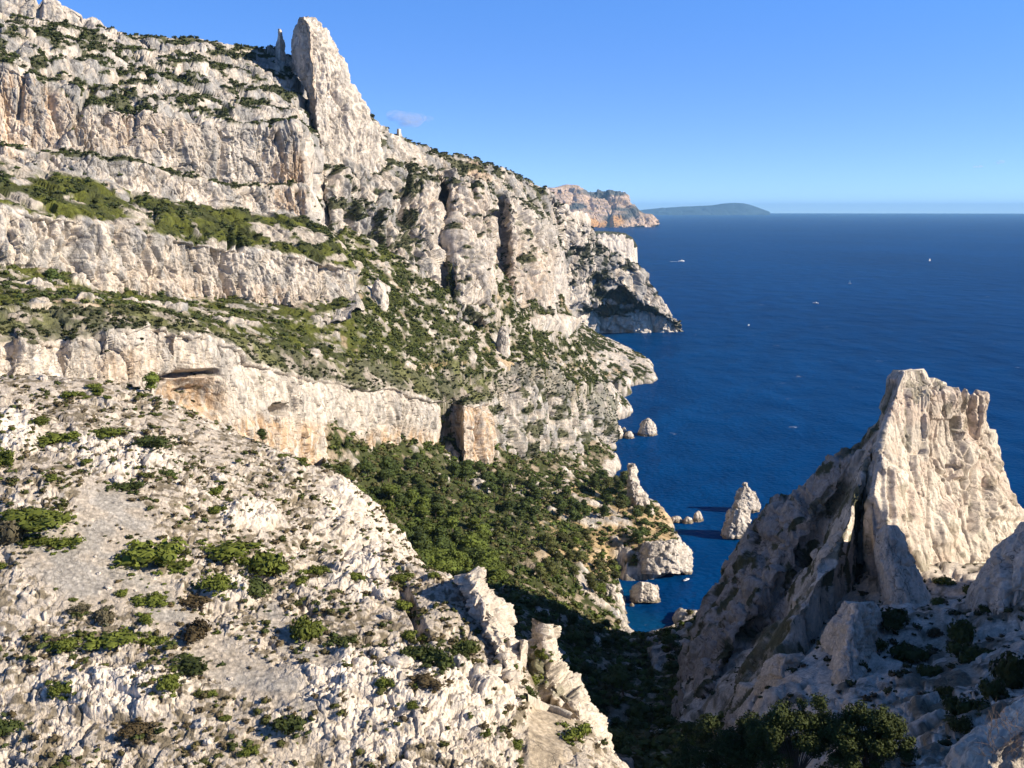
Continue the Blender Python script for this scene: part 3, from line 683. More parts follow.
dry = sst(.0, .22, fbm(G2 / 1.1, 145, 3) + .25 * (fbm(G2 / 9., 147, 2)) - .35 * cliffy - .6 * scr - terr)
T = mix(T, np.array([.13, .10, .05]), dry * .75)
surf('foreground_slope', G2, T, M_NEAR)
SLP = (G2, T, scr, terr, cliffy)

# ================================================================== NEAR GROUND ON THE RIGHT + RIDGE BEYOND THE FRAME
ctl = []
for q in [(760, 690, 196), (800, 650, 216), (860, 612, 240), (900, 600, 254), (930, 598, 259), (1000, 600, 256), (1060, 600, 256), (770, 738, 176), (850, 700, 181), (900, 660, 206), (950, 650, 208), (985, 690, 168), (1024, 690, 165), (900, 738, 142), (1024, 738, 120), (850, 768, 122), (1024, 768, 105), (950, 768, 112), (1100, 700, 165),
          (830, 640, 222), (815, 690, 192)]: ctl.append(Pl(*q))
for q in [(735, 690, 205), (720, 738, 190), (780, 640, 226), (760, 768, 150), (800, 790, 118)]: ctl.append(off(Pl(*q), -6, 0, -22)); ctl.append(off(Pl(*q), -24, 0, -48))
for q in [(8, 60, 150), (25, 60, 152), (10, 40, 164), (30, 40, 168), (60, 45, 178), (5, 34, 168), (150, 270, 118), (211, 223, 214), (170, 190, 200), (215, 179, 224), (130, 160, 168), (110, 120, 165), (250, 200, 226), (260, 120, 235), (205, 261, 118), (253, 249, 142), (230, 300, 135), (300, 200, 230), (220, 140, 220), (160, 90, 195), (320, 300, 150), (60, 90, 158), (100, 60, 190), (340, 100, 235), (205, 330, 120), (300, 380, 130), (180, 300, 108), (150, 300, 102), (400, 250, 180)]: ctl.append(list(q))  # includes the unseen ridge, its heights shaped to throw shade leftward
for q in [(960, 560, 285), (1040, 560, 290), (880, 560, 285), (1100, 520, 320)]: ctl.append(Pl(*q))
f = rbf(ctl, .3)
G = polar(f, 690, 2100, 34, 330, 900, 760, .8)
px, py = proj(G)
G2, ids, ed = relief(G, [(9, 1.3, 1.3), (3.2, .7, 1.2), (1.4, .32, 1.1), (.6, .13, 1.)], 151, push=1.2 * fbm(G / 9., 153, 3))
ptl = [(935, 600), (938, 622), (942, 642), (952, 658), (966, 668), (980, 678), (990, 690)]
pm = np.clip(line(px, py, ptl, 6) * 2.2, 0, 1)
sm = blur(G, 4); G2 = G2 * (1 - pm[..., None]) + (sm + np.array([0, 0, -.15])) * pm[..., None]
T = rock_tint(G2, 95, .25, .4)
T = mix(T, PALE * 1.05, np.clip(.35 + ell(px, py, 850, 640, 70, 60) * .5 + ell(px, py, 930, 605, 50, 12) * .5, 0, 1))
gmk = sst(.0, .25, fbm(G2 / 4., 155, 4) + .25 * ell(px, py, 960, 700, 60, 60) - .25 * ell(px, py, 840, 650, 60, 60))
T = mix(T, np.array([.10, .09, .055]), gmk * .8)
T = mix(T, GRAVEL * 1.05, pm)
surf('rocky_ground', G2, T, M_NEAR)
NGR = (G2, T, pm)

# ================================================================== FREE-STANDING ROCKS (rings of surveyed points)
def ringrock(name, levels, nu, nv, amps, seed, mat, label, cat, group=None, pale=.5, grey=.3, scale=.6, stain=None, kind=None, push=None, sea=False, top=True, joints=(), ang=.55, cw=.1):
    K = len(levels[0][1]); rings = []
    for pyv, pts in levels:
        a = np.array([P(q[0], pyv if len(q) < 3 else q[2], q[1]) for q in pts])
        rings.append(a)
    rings = np.array(rings)                                     # levels x K x 3
    R = np.linspace(0, len(levels) - 1, nv); i = np.minimum(R.astype(int), len(levels) - 2); t = (R - i)[:, None, None]
    A = rings[i] * (1 - t) + rings[i + 1] * t
    # around: Catmull-Rom light smoothing between ring points
    U = np.linspace(0, K, nu, endpoint=False); j = U.astype(int); s = (U - j)[None, :, None]
    p0, p1, p2, p3 = A[:, (j - 1) % K], A[:, j % K], A[:, (j + 1) % K], A[:, (j + 2) % K]
    cr = .5 * (2 * p1 + (p2 - p0) * s + (2 * p0 - 5 * p1 + 4 * p2 - p3) * s ** 2 + (3 * p1 - p0 - 3 * p2 + p3) * s ** 3)
    G = ang * cr + (1 - ang) * (p1 * (1 - s) + p2 * s)
    c = G.mean(1, keepdims=True)
    kk = 9 if nu > 200 else 3
    n = gnorm(blur(np.concatenate([G[:, -20:], G, G[:, :20]], 1), kk))[:, 20:-20]
    n *= np.sign((n * (G - c)).sum(-1).mean())
    d = 0
    for k, (size, amp, st) in enumerate(amps):
        b, r, e = blocks(G.astype(np.float32), size, st, seed + 13 * k, cw=cw); d = d + amp * b
    for k, (size, dep, st, wd) in enumerate(joints):
        b, r, e = blocks(G.astype(np.float32), size, st, seed + 201 + 13 * k, tilt=.3)
        on = sst(-.2, .2, vn(G / (size * np.array([1.5, 1.5, 4.])), seed + 78 + k)); d = d - dep * (1 - sst(0, wd, e)) * on + .4 * dep * (r - .5)
    px, py = proj(G)
    if push is not None: d = d + push(px, py, G)
    G2 = G + n * d[..., None]
    nz = n[..., 2]
    T = rock_tint(G2, seed, grey, scale)
    T = mix(T, PALE, np.full(px.shape, pale))
    if stain is not None: T = stain(T, px, py, G2)
    if sea: T = mix(T, np.array([.20, .15, .09]), sst(3.0, 1.2, G2[..., 2] + .6 * vn(G2 / 2., 3)) * .8)
    V = G2.reshape(-1, 3); TT = T.reshape(-1, 3)
    fq = gridfaces(nv, nu, True)
    if top:
        V = np.concatenate([V, G2[0].mean(0, keepdims=True) + np.array([[0, 0, .3]])]); TT = np.concatenate([TT, T[0].mean(0, keepdims=True)])
        ti = len(V) - 1; a = np.arange(nu); b = (a + 1) % nu
        # top cap as degenerate-free quads
        half = np.arange(0, nu - 1, 2)
        fq = np.concatenate([fq, np.stack([np.full(len(half), ti), half, half + 1, (half + 2) % nu], 1)])
    org = V.mean(0); org[2] = V[:, 2].min()
    o = mesh(name, V - org, fq, mat, TT)
    o.location = org
    tag(o, label, cat, group, kind)
    return o, G2, nz

def lvl(py, *pts): return (py, list(pts))

# pinnacle on the crest
def pin_push(px, py, G): return 2.2 * fbm(G / np.array([7., 7., 30.]), 203, 3) - 5 * line(px, py, [(336, 75), (335, 92), (345, 108)], 4) - 3 * line(px, py, [(325, 40), (322, 80)], 3)
def pin_stain(T, px, py, G): return mix(T, ORANGE * 1.1, line(px, py, [(310, 25), (311, 60), (313, 110)], 5) * .55)
L_ = []
for y, l, a, m, r in [(17, 299, 303, 309, 315), (22, 297, 305, 313, 320), (32, 295, 308, 318, 328), (48, 292.5, 309, 324, 339), (62, 294, 310, 330, 346), (78, 297, 311, 335, 354), (95, 303, 313, 340, 362), (112, 308, 316, 346, 371), (128, 311, 318, 350, 379), (150, 315, 322, 352, 384), (185, 320, 328, 356, 388)]:
    L_.append(lvl(y, (l, 768), (a, 742 - (y - 17) * .05), (m, 752), (r, 775), ((l + r) / 2, 800)))
ringrock('rock_pinnacle', L_, int(240 * Q), int(240 * Q), [(14, 1.9, 2.5), (5, 1.1, 1.8), (2.2, .5, 1.3)], 201, M_MID, 'tall pointed limestone pinnacle crowning the mountain crest against the sky', 'rock', pale=.5, grey=.35, push=pin_push, stain=pin_stain, ang=.1, joints=[(9, 1.8, 5, .13)])
ringrock('rock_needle', [lvl(y, (l, 790), ((l + r) / 2, 782), (r, 790), ((l + r) / 2, 797)) for y, l, r in [(29, 278.5, 280.5), (34, 277.5, 282.5), (42, 276.5, 284), (52, 275, 285), (66, 273, 288)]],
         int(60 * Q), int(70 * Q), [(5, .8, 2), (2, .4, 1.5)], 211, M_MID, 'thin rock finger standing just left of the tall crest pinnacle', 'rock', pale=.5, grey=.4)
ringrock('rock_needle', [lvl(y, (l, 850), ((l + r) / 2, 845), (r, 850), ((l + r) / 2, 856)) for y, l, r in [(129, 397, 400.5), (134, 396.5, 401.5), (140, 396, 402.5), (148, 395, 404)]],
         50, 40, [(4, .7, 1.5), (2, .3, 1.2)], 213, M_MID, 'small pale stump of rock poking up on the crest right of the pinnacle', 'rock', pale=.8)

# big peak on the right
Lv = []
#   py   L       D        G        rib      G2       A        C        Cr       R        back
tab = [(371, 893, 896, 898, 900, 902, 905, 912, 917, 921),
       (380, 889, 891, 893, 895, 897, 901, 912, 921, 929),
       (389, 887, 889, 891, 893, 895, 898, 918, 930, 943),
       (394, 886, 888, 890, 892, 894, 897, 922, 950, 981),
       (410, 880, 882, 884, 886, 888, 891, 925, 955, 987),
       (440, 858, 865, 870, 876, 878, 882, 926, 960, 994),
       (465, 823, 846, 858, 866, 870, 878, 928, 965, 1001),
       (490, 800, 828, 843, 858, 865, 874, 930, 970, 1008),
       (505, 768, 818, 836, 853, 864, 873, 931, 975, 1014),
       (520, 752, 805, 828, 849, 864, 872, 932, 980, 1028),
       (545, 737, 790, 815, 838, 865, 873, 934, 990, 1045),
       (570, 722, 775, 800, 823, 866, 879, 936, 995, 1050),
       (600, 706, 755, 782, 806, 864, 884, 936, 995, 1055),
       (640, 690, 728, 752, 782, 862, 890, 936, 995, 1055),
       (690, 677, 704, 726, 757, 858, 896, 936, 995, 1055),
       (745, 662, 690, 708, 738, 850, 900, 936, 995, 1055)]
for r_ in tab:
    y = r_[0]; k = (y - 371) / 229.; k2 = max(0, (y - 600) / 145.)
    Ya = 300 - 34 * k - 10 * k2
    g_ = min(1, max(0, (y - 430) / 110.)); Ys = (Ya + 30 + 16 * g_ + 45 * max(0, k - .35) - 4 * k2, Ya + 15 + 17 * g_, Ya + 11 + 26 * g_, Ya + 8 - 24 * k * g_, Ya + 8 + 16 * min(1, max(0, (y - 450) / 95.)), Ya, Ya + 14, Ya + 26, Ya + 44)
    f_ = .28 + .72 * min(1, max(0, (y - 371) / 75.)); Ys = tuple(Ya + (q - Ya) * f_ for q in Ys)
    Lv.append(lvl(y, *[(a, b) for a, b in zip(r_[1:], Ys)], (r_[8] - (r_[8] - r_[1]) * .3, Ya + 30 + 60 * f_ + 90 * min(1, k))))
def pk_push(px, py, G):
    lit = sst(872, 890, px)
    d = (1.6 - 1.3 * lit) * fbm(G / np.array([6., 6., 34.]), 223, 3) + .8 * fbm(G / 14., 224, 3)
    for pl, w, a in [([(924, 395), (926, 430), (924, 500), (922, 540)], 4, 2.4), ([(905, 385), (906, 440), (904, 520)], 3, 1.2), ([(953, 420), (955, 450), (965, 480), (972, 530)], 5, 3.), ([(970, 395), (972, 440), (974, 520)], 4, 2.4),
                     ([(960, 393), (961, 412)], 3, 2.), ([(935, 470), (950, 478), (957, 490)], 3, 1.5), ([(985, 480), (990, 530)], 4, 2.), ([(884, 470), (882, 520)], 3, 1.4)]: d = d - a * line(px, py, pl, w)
    rx = np.interp(py, [371, 440, 490, 545, 600, 640, 690], [896, 872, 850, 826, 792, 765, 742]); wl_ = sst(2, -26, px - rx) * .9 + .1
    bb, r_, e_ = blocks(G.astype(np.float32), 8, 1.6, 229); d = d + 1.9 * bb * (1 - lit) * sst(380, 410, py) * wl_
    bb, r_, e_ = blocks(G.astype(np.float32), 4, 2.2, 230); d = d + .8 * bb * (1 - lit) * sst(380, 400, py) * wl_
    d = d + .8 * vn(G / np.array([3., 3., 6.]), 231) * (1 - sst(380, 400, py))
    wb = 2.5 * vn(np.stack([py / 22., 0 * py, 0 * py], -1), 241) + 1.2 * vn(np.stack([py / 7., 0 * py + 9, 0 * py], -1), 242); sx_ = px + wb
    def stp(a, b, ya=0, yb=2000): return sst(a - 1.3, a + 1.3, sx_) * (1 - sst(b - 1.3, b + 1.3, sx_)) * sst(ya - 1.5, ya + 1.5, py + .6 * wb) * (1 - sst(yb - 1.5, yb + 1.5, py + .6 * wb))
    d = d + 1.3 * stp(880, 905) + 1.9 * stp(905, 924, 388) - .7 * stp(924, 952, 420, 470) + .4 * stp(924, 938, 470, 545) - .3 * stp(938, 952, 470, 500) + 1.2 * stp(953, 968, 430, 478) - 1. * stp(953, 962, 478, 520) + 1. * stp(969, 986, 396, 500) + 1.6 * stp(986, 1040, 430, 520) + .8 * stp(972, 996, 500, 560) + .9 * stp(886, 900, 470, 540)
    bb, r_, e_ = blocks(G.astype(np.float32), 5, 1.5, 243); d = d + (.7 * bb - .5 * (1 - sst(396, 425, py))) * sst(972, 984, px) + 1.3 * (bb + .3) * sst(904, 912, px) * (1 - sst(398, 412, py))
    d = d + 2.2 * ell(px, py, 946, 525, 12, 24, 12) + 2.6 * ell(px, py, 963, 455, 8, 18)
    d = d - 1.5 * line(px, py, [(892, 385), (884, 410), (872, 425)], 6) - 3.5 * line(px, py, [(800, 495), (802, 540), (806, 560)], 6) - 3 * ell(px, py, 790, 560, 18, 10)
    d = d - 1. * line(px, py, [(838, 530), (832, 550), (818, 595)], 4) - 3 * line(px, py, [(735, 640), (770, 620), (790, 605)], 6) - 3 * line(px, py, [(750, 680), (765, 655), (785, 630)], 7)
    return d
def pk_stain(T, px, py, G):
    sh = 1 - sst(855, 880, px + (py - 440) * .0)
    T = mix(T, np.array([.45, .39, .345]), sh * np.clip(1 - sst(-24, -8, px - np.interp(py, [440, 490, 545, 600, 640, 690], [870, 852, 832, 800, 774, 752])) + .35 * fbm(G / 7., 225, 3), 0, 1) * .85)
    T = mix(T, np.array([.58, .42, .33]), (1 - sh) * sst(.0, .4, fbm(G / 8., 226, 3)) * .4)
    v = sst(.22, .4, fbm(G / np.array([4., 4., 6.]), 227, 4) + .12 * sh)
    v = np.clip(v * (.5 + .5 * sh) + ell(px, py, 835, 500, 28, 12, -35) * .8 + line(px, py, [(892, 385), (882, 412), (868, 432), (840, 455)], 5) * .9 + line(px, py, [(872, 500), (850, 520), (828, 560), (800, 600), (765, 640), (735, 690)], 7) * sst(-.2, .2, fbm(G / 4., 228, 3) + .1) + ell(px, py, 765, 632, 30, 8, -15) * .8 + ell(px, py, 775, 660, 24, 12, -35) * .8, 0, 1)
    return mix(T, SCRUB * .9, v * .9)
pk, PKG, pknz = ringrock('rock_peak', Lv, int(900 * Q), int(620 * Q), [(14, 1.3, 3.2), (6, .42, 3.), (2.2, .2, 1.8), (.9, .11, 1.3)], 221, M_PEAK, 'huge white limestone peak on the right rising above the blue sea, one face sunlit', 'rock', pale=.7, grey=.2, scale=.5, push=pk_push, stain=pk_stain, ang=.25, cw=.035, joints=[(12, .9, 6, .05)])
# slab leaning on the peak's foot, and the buttress at the frame edge
ringrock('rock_slab', [lvl(y, (l, 268), (l + 3, 254 - (y - 525) * .1), ((l + r) / 2, 252 - (y - 525) * .13), (r, 260 - (y - 525) * .1), ((l + r) / 2, 278)) for y, l, r in [(526, 884, 896), (535, 877, 905), (550, 874, 912), (575, 878, 923), (597, 882, 933), (612, 884, 940)]],
         int(150 * Q), int(150 * Q), [(6, .7, 2), (2.2, .35, 1.5), (.9, .14, 1.2)], 231, M_PEAK, 'smooth shaded rock slab leaning against the foot of the big right peak', 'rock', pale=.7, grey=.25, scale=.4)
ringrock('rock_buttress', [lvl(y, (l, 238), (l + 6, 222), (l + 30, 212), (l + 60, 210), (l + 90, 225), (l + 50, 250)) for y, l in [(522, 1022), (535, 1010), (550, 996), (570, 984), (590, 972), (608, 965), (640, 967), (665, 968)]],
         int(300 * Q), int(260 * Q), [(7, 1.0, 2), (2.6, .5, 1.6), (1., .18, 1.2)], 233, M_PEAK, 'shaded grey rock buttress cut by the right edge of the view', 'rock', pale=.5, grey=.4, scale=.4,
         push=lambda px, py, G: -2 * line(px, py, [(1004, 560), (1008, 600), (1014, 620)], 5) - 1.2 * line(px, py, [(984, 590), (982, 630)], 3))
ringrock('rock_rib', [lvl(y, (l, 222), ((2 * l + r) / 3, 204 - (y - 600) * .14), ((l + 2 * r) / 3, 206 - (y - 600) * .16), (r, 222), ((l + r) / 2, 240)) for y, l, r in [(603, 846, 872), (612, 838, 880), (625, 828, 884), (645, 822, 886), (668, 818, 888), (700, 812, 892), (740, 806, 896)]],
         int(170 * Q), int(160 * Q), [(6, 1.0, 1.6), (2.4, .5, 1.3), (1., .2, 1.1)], 237, M_NEAR, 'rounded white rock rib in shade below the right peak, with shrubs on both sides', 'rock', pale=.85, grey=.15, scale=.4)
ringrock('rock_rib', [lvl(y, (l, 226), ((2 * l + r) / 3, 208 - (y - 655) * .12), ((l + 2 * r) / 3, 210 - (y - 655) * .12), (r, 226), ((l + r) / 2, 240)) for y, l, r in [(655, 775, 800), (662, 765, 812), (675, 757, 818), (690, 754, 822), (720, 750, 826), (750, 746, 830)]],
         int(140 * Q), int(120 * Q), [(6, .9, 1.4), (2.4, .45, 1.2), (1., .2, 1.1)], 239, M_NEAR, 'low white rock bulge in shade above the dark bushes, left of the rounded rib', 'rock', pale=.85, grey=.2, scale=.4)

# outcrops on the near slope's right edge
ringrock('rock_outcrop', [lvl(y, (l, 172), (l + (r - l) * .25, 160 - (y - 575) * .14), (l + (r - l) * .6, 158 - (y - 575) * .16), (r, 168 - (y - 575) * .1), ((l + r) / 2, 184 - (y - 575) * .08)) for y, l, r in
         [(574, 463, 471), (580, 462, 478), (588, 462, 486), (600, 461, 500), (618, 461, 510), (635, 474, 512), (655, 484, 517), (680, 492, 522), (700, 494, 524), (730, 470, 528), (760, 440, 530)]],
         int(240 * Q), int(280 * Q), [(5, 1.4, 1.8), (2, .9, 1.5), (.9, .32, 1.2)], 241, M_NEAR, 'tall sunlit white outcrop at the right end of the near stony slope', 'rock', pale=.85, grey=.12, scale=.3, ang=.2,
         push=lambda px, py, G: 1.2 * fbm(G / 4., 242, 3) - 1.6 * line(px, py, [(470, 630), (480, 640), (492, 665)], 6))
_, CRAG, _ = ringrock('rock_outcrop', [lvl(y, (l, 174 - (y - 625) * .05), (l + (r - l) * .3, 165 - (y - 625) * .1), (l + (r - l) * .7, 165 - (y - 625) * .12), (r, 174 - (y - 625) * .1), ((l + r) / 2, 186 - (y - 625) * .05)) for y, l, r in
         [(625, 541, 551), (630, 536, 553), (640, 533, 554), (652, 529, 557), (664, 524, 560), (674, 520, 568), (684, 518, 580), (698, 524, 592), (714, 548, 600), (730, 566, 603), (760, 575, 606)]],
         int(170 * Q), int(180 * Q), [(5, 1.8, 1.7), (2, 1.0, 1.4), (.9, .35, 1.1)], 243, M_NEAR, 'sunlit white crag beyond the sandy terrace, rising above the dark valley', 'rock', pale=.8, grey=.15, scale=.3,
         stain=lambda T, px, py, G: mix(T, SCRUB * 1.3, np.clip(ell(px, py, 535, 672, 12, 18) + ell(px, py, 560, 690, 16, 8, 20) * .7, 0, 1) * .8))
ringrock('rock_outcrop', [lvl(y, (l, 156), ((l + r) / 2, 151), (r, 156), ((l + r) / 2, 161)) for y, l, r in [(641, 521, 526), (648, 516, 527), (660, 514, 527), (675, 515, 526), (690, 514, 527)]],
         60, 60, [(2.5, .4, 1.5), (1., .2, 1.2)], 245, M_NEAR, 'small pale tooth of rock between the tall white outcrop and the crag', 'rock', pale=.8, grey=.15, scale=.3)

# needle by the cove, shore rocks, islet, sea rocks
def zl(px, z, Y): 
    b = (z - HC) / Y
    return 384 - FL * math.tan(math.atan(b) + PITCH)
def searock(name, px, pyb, w, h, label, cat, group=None, seed=1, prof=None, dep=.8, lean=0, amps=None, mat=None, nu=70, nv=50, pale=.75, stain=None):
    """rock standing in the water: waterline at pyb, w and h in pixels"""
    Y = float(Yz(px, pyb, 0)); s = Y / FL
    prof = prof or [(1, .12), (.93, .38), (.8, .6), (.6, .78), (.35, .92), (.1, 1.), (-.15, 1.03)]
    lv = []
    for hz, ww in prof:
        yy = pyb - h * hz; c = px + lean * hz; hw = w / 2 * ww; d = hw * s * dep
        lv.append(lvl(yy, (c - hw, Y + .2 * d), (c - hw * .45, Y - d), (c + hw * .5, Y - d * .9), (c + hw, Y + .1 * d), (c + hw * .3, Y + d), (c - hw * .4, Y + d)))
    S = w * s
    return ringrock(name, lv, nu, nv, amps or [(S * .3, S * .05, 1.4), (S * .12, S * .025, 1.2), (S * .05, S * .011, 1.1)], seed, mat or M_MID, label, cat, group, pale=pale, grey=.2, scale=.4, sea=True, stain=stain)

ndl = []
Yn = 668.
for y, l, r in [(464, 630, 633), (472, 629, 635), (479, 627, 636), (482, 627, 640), (492, 628, 643), (496, 628, 648), (508, 630, 652), (516, 630, 657), (528, 628, 660)]:
    ndl.append(lvl(y, (l, Yn + 2), (l + (r - l) * .3, Yn - 6), (l + (r - l) * .75, Yn - 4), (r, Yn + 4), ((l + r) / 2, Yn + 12)))
ringrock('rock_needle', ndl, 130, 150, [(6, 1.7, 2), (2.6, 1.0, 1.6), (1.2, .4, 1.3)], 251, M_MID, 'white rock needle standing on the wooded point above the cove', 'rock', pale=.7, grey=.2, scale=.5)
searock('shore_rock', 660, 571, 62, 30, 'broad pale rock shelf at the tip of the wooded point', 'rock', seed=261, prof=[(1., .3), (.95, .62), (.8, .82), (.55, .95), (.2, 1.0), (-.1, 1.03)], nu=160, nv=90, lean=4, dep=1.0)
searock('shore_rock', 645, 601, 32, 19, 'smaller pale shore rock in the cove below the broad shelf', 'rock', seed=263, prof=[(1., .35), (.9, .7), (.6, .92), (.2, 1.), (-.1, 1.03)], nu=100, nv=60, dep=.7)
searock('shore_rock', 614, 614, 26, 30, 'sunlit pale rock at the inner shore of the cove beside the shadow', 'rock', seed=265, prof=[(1., .3), (.9, .6), (.6, .85), (.2, 1.), (-.1, 1.03)], nu=100, nv=60, lean=-5)
searock('shore_rock', 676, 522, 15, 6, 'low ochre rock at the end of the spit below the needle', 'rock', seed=267)
searock('shore_rock', 688, 523, 11, 6.5, 'outermost rock of the ochre spit below the needle', 'rock', seed=268)
searock('sea_rock', 698, 521, 11, 10, 'small round rock in the water just off the ochre spit', 'rock', seed=269)
searock('islet', 748, 511, 25, 27, 'tall back crag of the white islet in the bay, with a knob on top', 'rock', seed=271, prof=[(1.05, .2), (.86, .26), (.8, .5), (.7, .8), (.5, .95), (.25, 1.), (-.1, 1.05)], amps=[(5, 1.2, 1.5), (2.2, .6, 1.3), (1, .25, 1.1)], nu=120, nv=90, lean=-3)
searock('islet', 736, 536, 33, 36, 'long front crag of the white islet in the bay, sloping to the left', 'rock', seed=273, prof=[(1., .22), (.92, .42), (.8, .5), (.72, .68), (.5, .76), (.25, .95), (-.08, 1.02)], amps=[(6, 1.4, 1.5), (2.6, .7, 1.3), (1.1, .28, 1.1)], nu=130, nv=100, lean=5, dep=.9)
searock('sea_rock', 648, 435, 20, 17, 'rounded lone sea rock off the wooded promontory', 'rock', seed=275, nu=100, nv=70)
searock('sea_rock', 629, 438, 11, 7, 'small dark footed rock between the promontory and the lone sea rock', 'rock', seed=277)
searock('sea_rock', 624, 433, 6, 6, 'tiny rock touching the promontory tip beside the small dark footed rock', 'rock', seed=278)
searock('sea_rock', 603, 405, 16, 5.5, 'flat pale rock in the water of the small bay under the point', 'rock', seed=279, prof=[(1., .4), (.8, .75), (.4, .95), (-.2, 1.03)])
searock('shore_rock', 604, 441, 24, 18, 'big pale boulder on the promontory shore', 'rock', seed=281)
searock('shore_rock', 617, 438, 14, 13, 'pale boulder right of the big boulder on the promontory shore', 'rock', seed=282)
searock('shore_rock', 595, 449, 18, 12, 'pale boulder low on the promontory shore, left of the big boulder', 'rock', seed=283)
searock('shore_rock', 632, 606, 5, 3, 'tiny pale stone awash in the cove', 'rock', seed=285, nu=30, nv=20)

# free blocks on land
def landrock(name, px, pyb, Y, w, h, label, seed, prof=None, pale=.6, mat=None, grey=.3):
    prof = prof or [(1, .2), (.9, .5), (.7, .75), (.4, .95), (0, 1.), (-.4, 1.05)]
    s = Y / FL; lv = []
    for hz, ww in prof:
        yy = pyb - h * hz; hw = w / 2 * ww; d = hw * s * .7
        lv.append(lvl(yy, (px - hw, Y), (px - hw * .4, Y - d), (px + hw * .5, Y - d * .9), (px + hw, Y + .1 * d), (px + hw * .3, Y + d), (px - hw * .4, Y + d)))
    S = w * s
    return ringrock(name, lv, 60, 44, [(S * .35, S * .06, 1.4), (S * .14, S * .03, 1.2)], seed, mat or M_MID, label, 'rock', pale=pale, grey=grey, scale=.4)
landrock('outcrop', 378, 303, 628, 22, 26, 'peaked grey rock rising from dark scrub in the gully', 301, prof=[(1, .06), (.85, .3), (.6, .62), (.3, .9), (0, 1), (-.4, 1.05)])
landrock('outcrop', 503, 352, 725, 15, 26, 'pale upright rock in the middle of the scrub slope', 303)
landrock('outcrop', 421, 483, 560, 24, 13, 'slanting grey slab among the pines near the cliff foot', 305)
landrock('outcrop', 475, 492, 585, 34, 14, 'wide grey bedrock patch breaking through the pine wood', 307, grey=.5, pale=.3)
landrock('outcrop', 453, 479, 585, 5, 9, 'small upright pale stone among pines under the cliff recess', 309)
landrock('outcrop', 505, 501, 590, 11, 7, 'small pale rock in the pine wood right of the bedrock patch', 311)
landrock('outcrop', 377, 502, 520, 16, 7, 'tan rock ledge in the pines next to the near slope', 313)
landrock('outcrop', 438, 306, 700, 18, 10, 'pale rock wedge on the scrub just under the central cliff', 315)

# ================================================================== PLANTS
def leafball(n, blobs, ls, rg, core=True, cs=.62, r0=.55, r1=.5):
    """leaf-sized faces spread through a union of ellipsoids, plus low-poly inner cores that close the gaps"""
    vs, fs = [], []
    wts = np.array([b[3] * b[4] * b[5] for b in blobs]) ** .66; wts /= wts.sum()
    idx = rg.choice(len(blobs), n, p=wts)
    B = np.array(blobs)[idx]
    d = rg.normal(size=(n, 3)); d /= np.linalg.norm(d, axis=1, keepdims=True)
    r = r0 + r1 * rg.random(n) ** .6
    c = B[:, :3] + d * B[:, 3:] * r[:, None]
    u = rg.normal(size=(n, 3)) ; u -= .6 * d * (u * d).sum(1, keepdims=True); u /= np.linalg.norm(u, axis=1, keepdims=True)
    w = np.cross(u, d + .5 * rg.normal(size=(n, 3))); w /= np.linalg.norm(w, axis=1, keepdims=True)
    s = ls * (.6 + .8 * rg.random(n))[:, None]
    q = np.stack([c - u * s, c + w * s * .55, c + u * s, c - w * s * .55], 1)
    V = q.reshape(-1, 3); F = np.arange(4 * n).reshape(-1, 4)
    if core:
        for b in blobs:
            th = np.linspace(0, 2 * np.pi, 9)[:-1]; ph = np.linspace(.15, np.pi - .15, 5)
            g = np.stack([np.outer(np.sin(ph), np.cos(th)), np.outer(np.sin(ph), np.sin(th)), np.outer(np.cos(ph), np.ones(8))], -1)
            g = g * np.array(b[3:]) * cs * (1 + .12 * rg.normal(size=(5, 8, 1))) + np.array(b[:3])
            F = np.concatenate([F, gridfaces(5, 8, True) + len(V)]); V = np.concatenate([V, g.reshape(-1, 3)])
    keep = V[:, 2] < -.08
    V[keep, 2] = -.08
    return V, F

def shrub_proto(rg, n, ls, kind):
    k = rg.integers(5, 9); bl = [(0, 0, .32, .55, .55, .34)]
    for i in range(k):
        a = rg.random() * 6.283; r = .3 + .4 * rg.random(); s = .22 + .2 * rg.random()
        bl.append((r * math.cos(a), r * math.sin(a), .18 + .28 * rg.random(), s, s, s * (.7 if kind == 'low' else .95)))
    return leafball(n, bl, ls, rg)

def tube(p, r, k=6):
    p = np.asarray(p, float); V = []
    for i, (c, rr) in enumerate(zip(p, r)):
        t = p[min(i + 1, len(p) - 1)] - p[max(i - 1, 0)]; t /= np.linalg.norm(t)
        a = np.cross(t, [0.3, 1, .2]); a /= np.linalg.norm(a); b = np.cross(t, a)
        th = np.linspace(0, 2 * np.pi, k, endpoint=False)
        V.append(c + rr * (np.outer(np.cos(th), a) + np.outer(np.sin(th), b)))
    return np.concatenate(V), gridfaces(len(p), k, True)

def cat_meshes(L_):
    V, F, o = [], [], 0
    for v, f in L_: V.append(v); F.append(f + o); o += len(v)
    return np.concatenate(V), np.concatenate(F)

rg = np.random.default_rng(11)
SHP = []        # (mesh) shrub prototypes, unit size
for i in range(8):
    V, F = shrub_proto(rg, 620, .085, 'low' if i % 2 else 'round')
    o = mesh('shrub', V, F, M_SHRUB[0], link=False); SHP.append(o.data)
SHM = []
for me in SHP:
    row = []
    for m in M_SHRUB:
        c = me.copy(); c.materials.clear(); c.materials.append(m); row.append(c)
    SHM.append(row)
for me in SHP: pass

def place_shrub(p, sx, sy, sz, rot, hue, label, group=None, cat='shrub', name='shrub'):
    o = bpy.data.objects.new(name, SHM[random.randrange(len(SHM))][hue])
    C.objects.link(o); o.location = p; o.scale = (sx, sy, sz); o.rotation_euler = (0, 0, rot)
    return tag(o, label, cat, group)

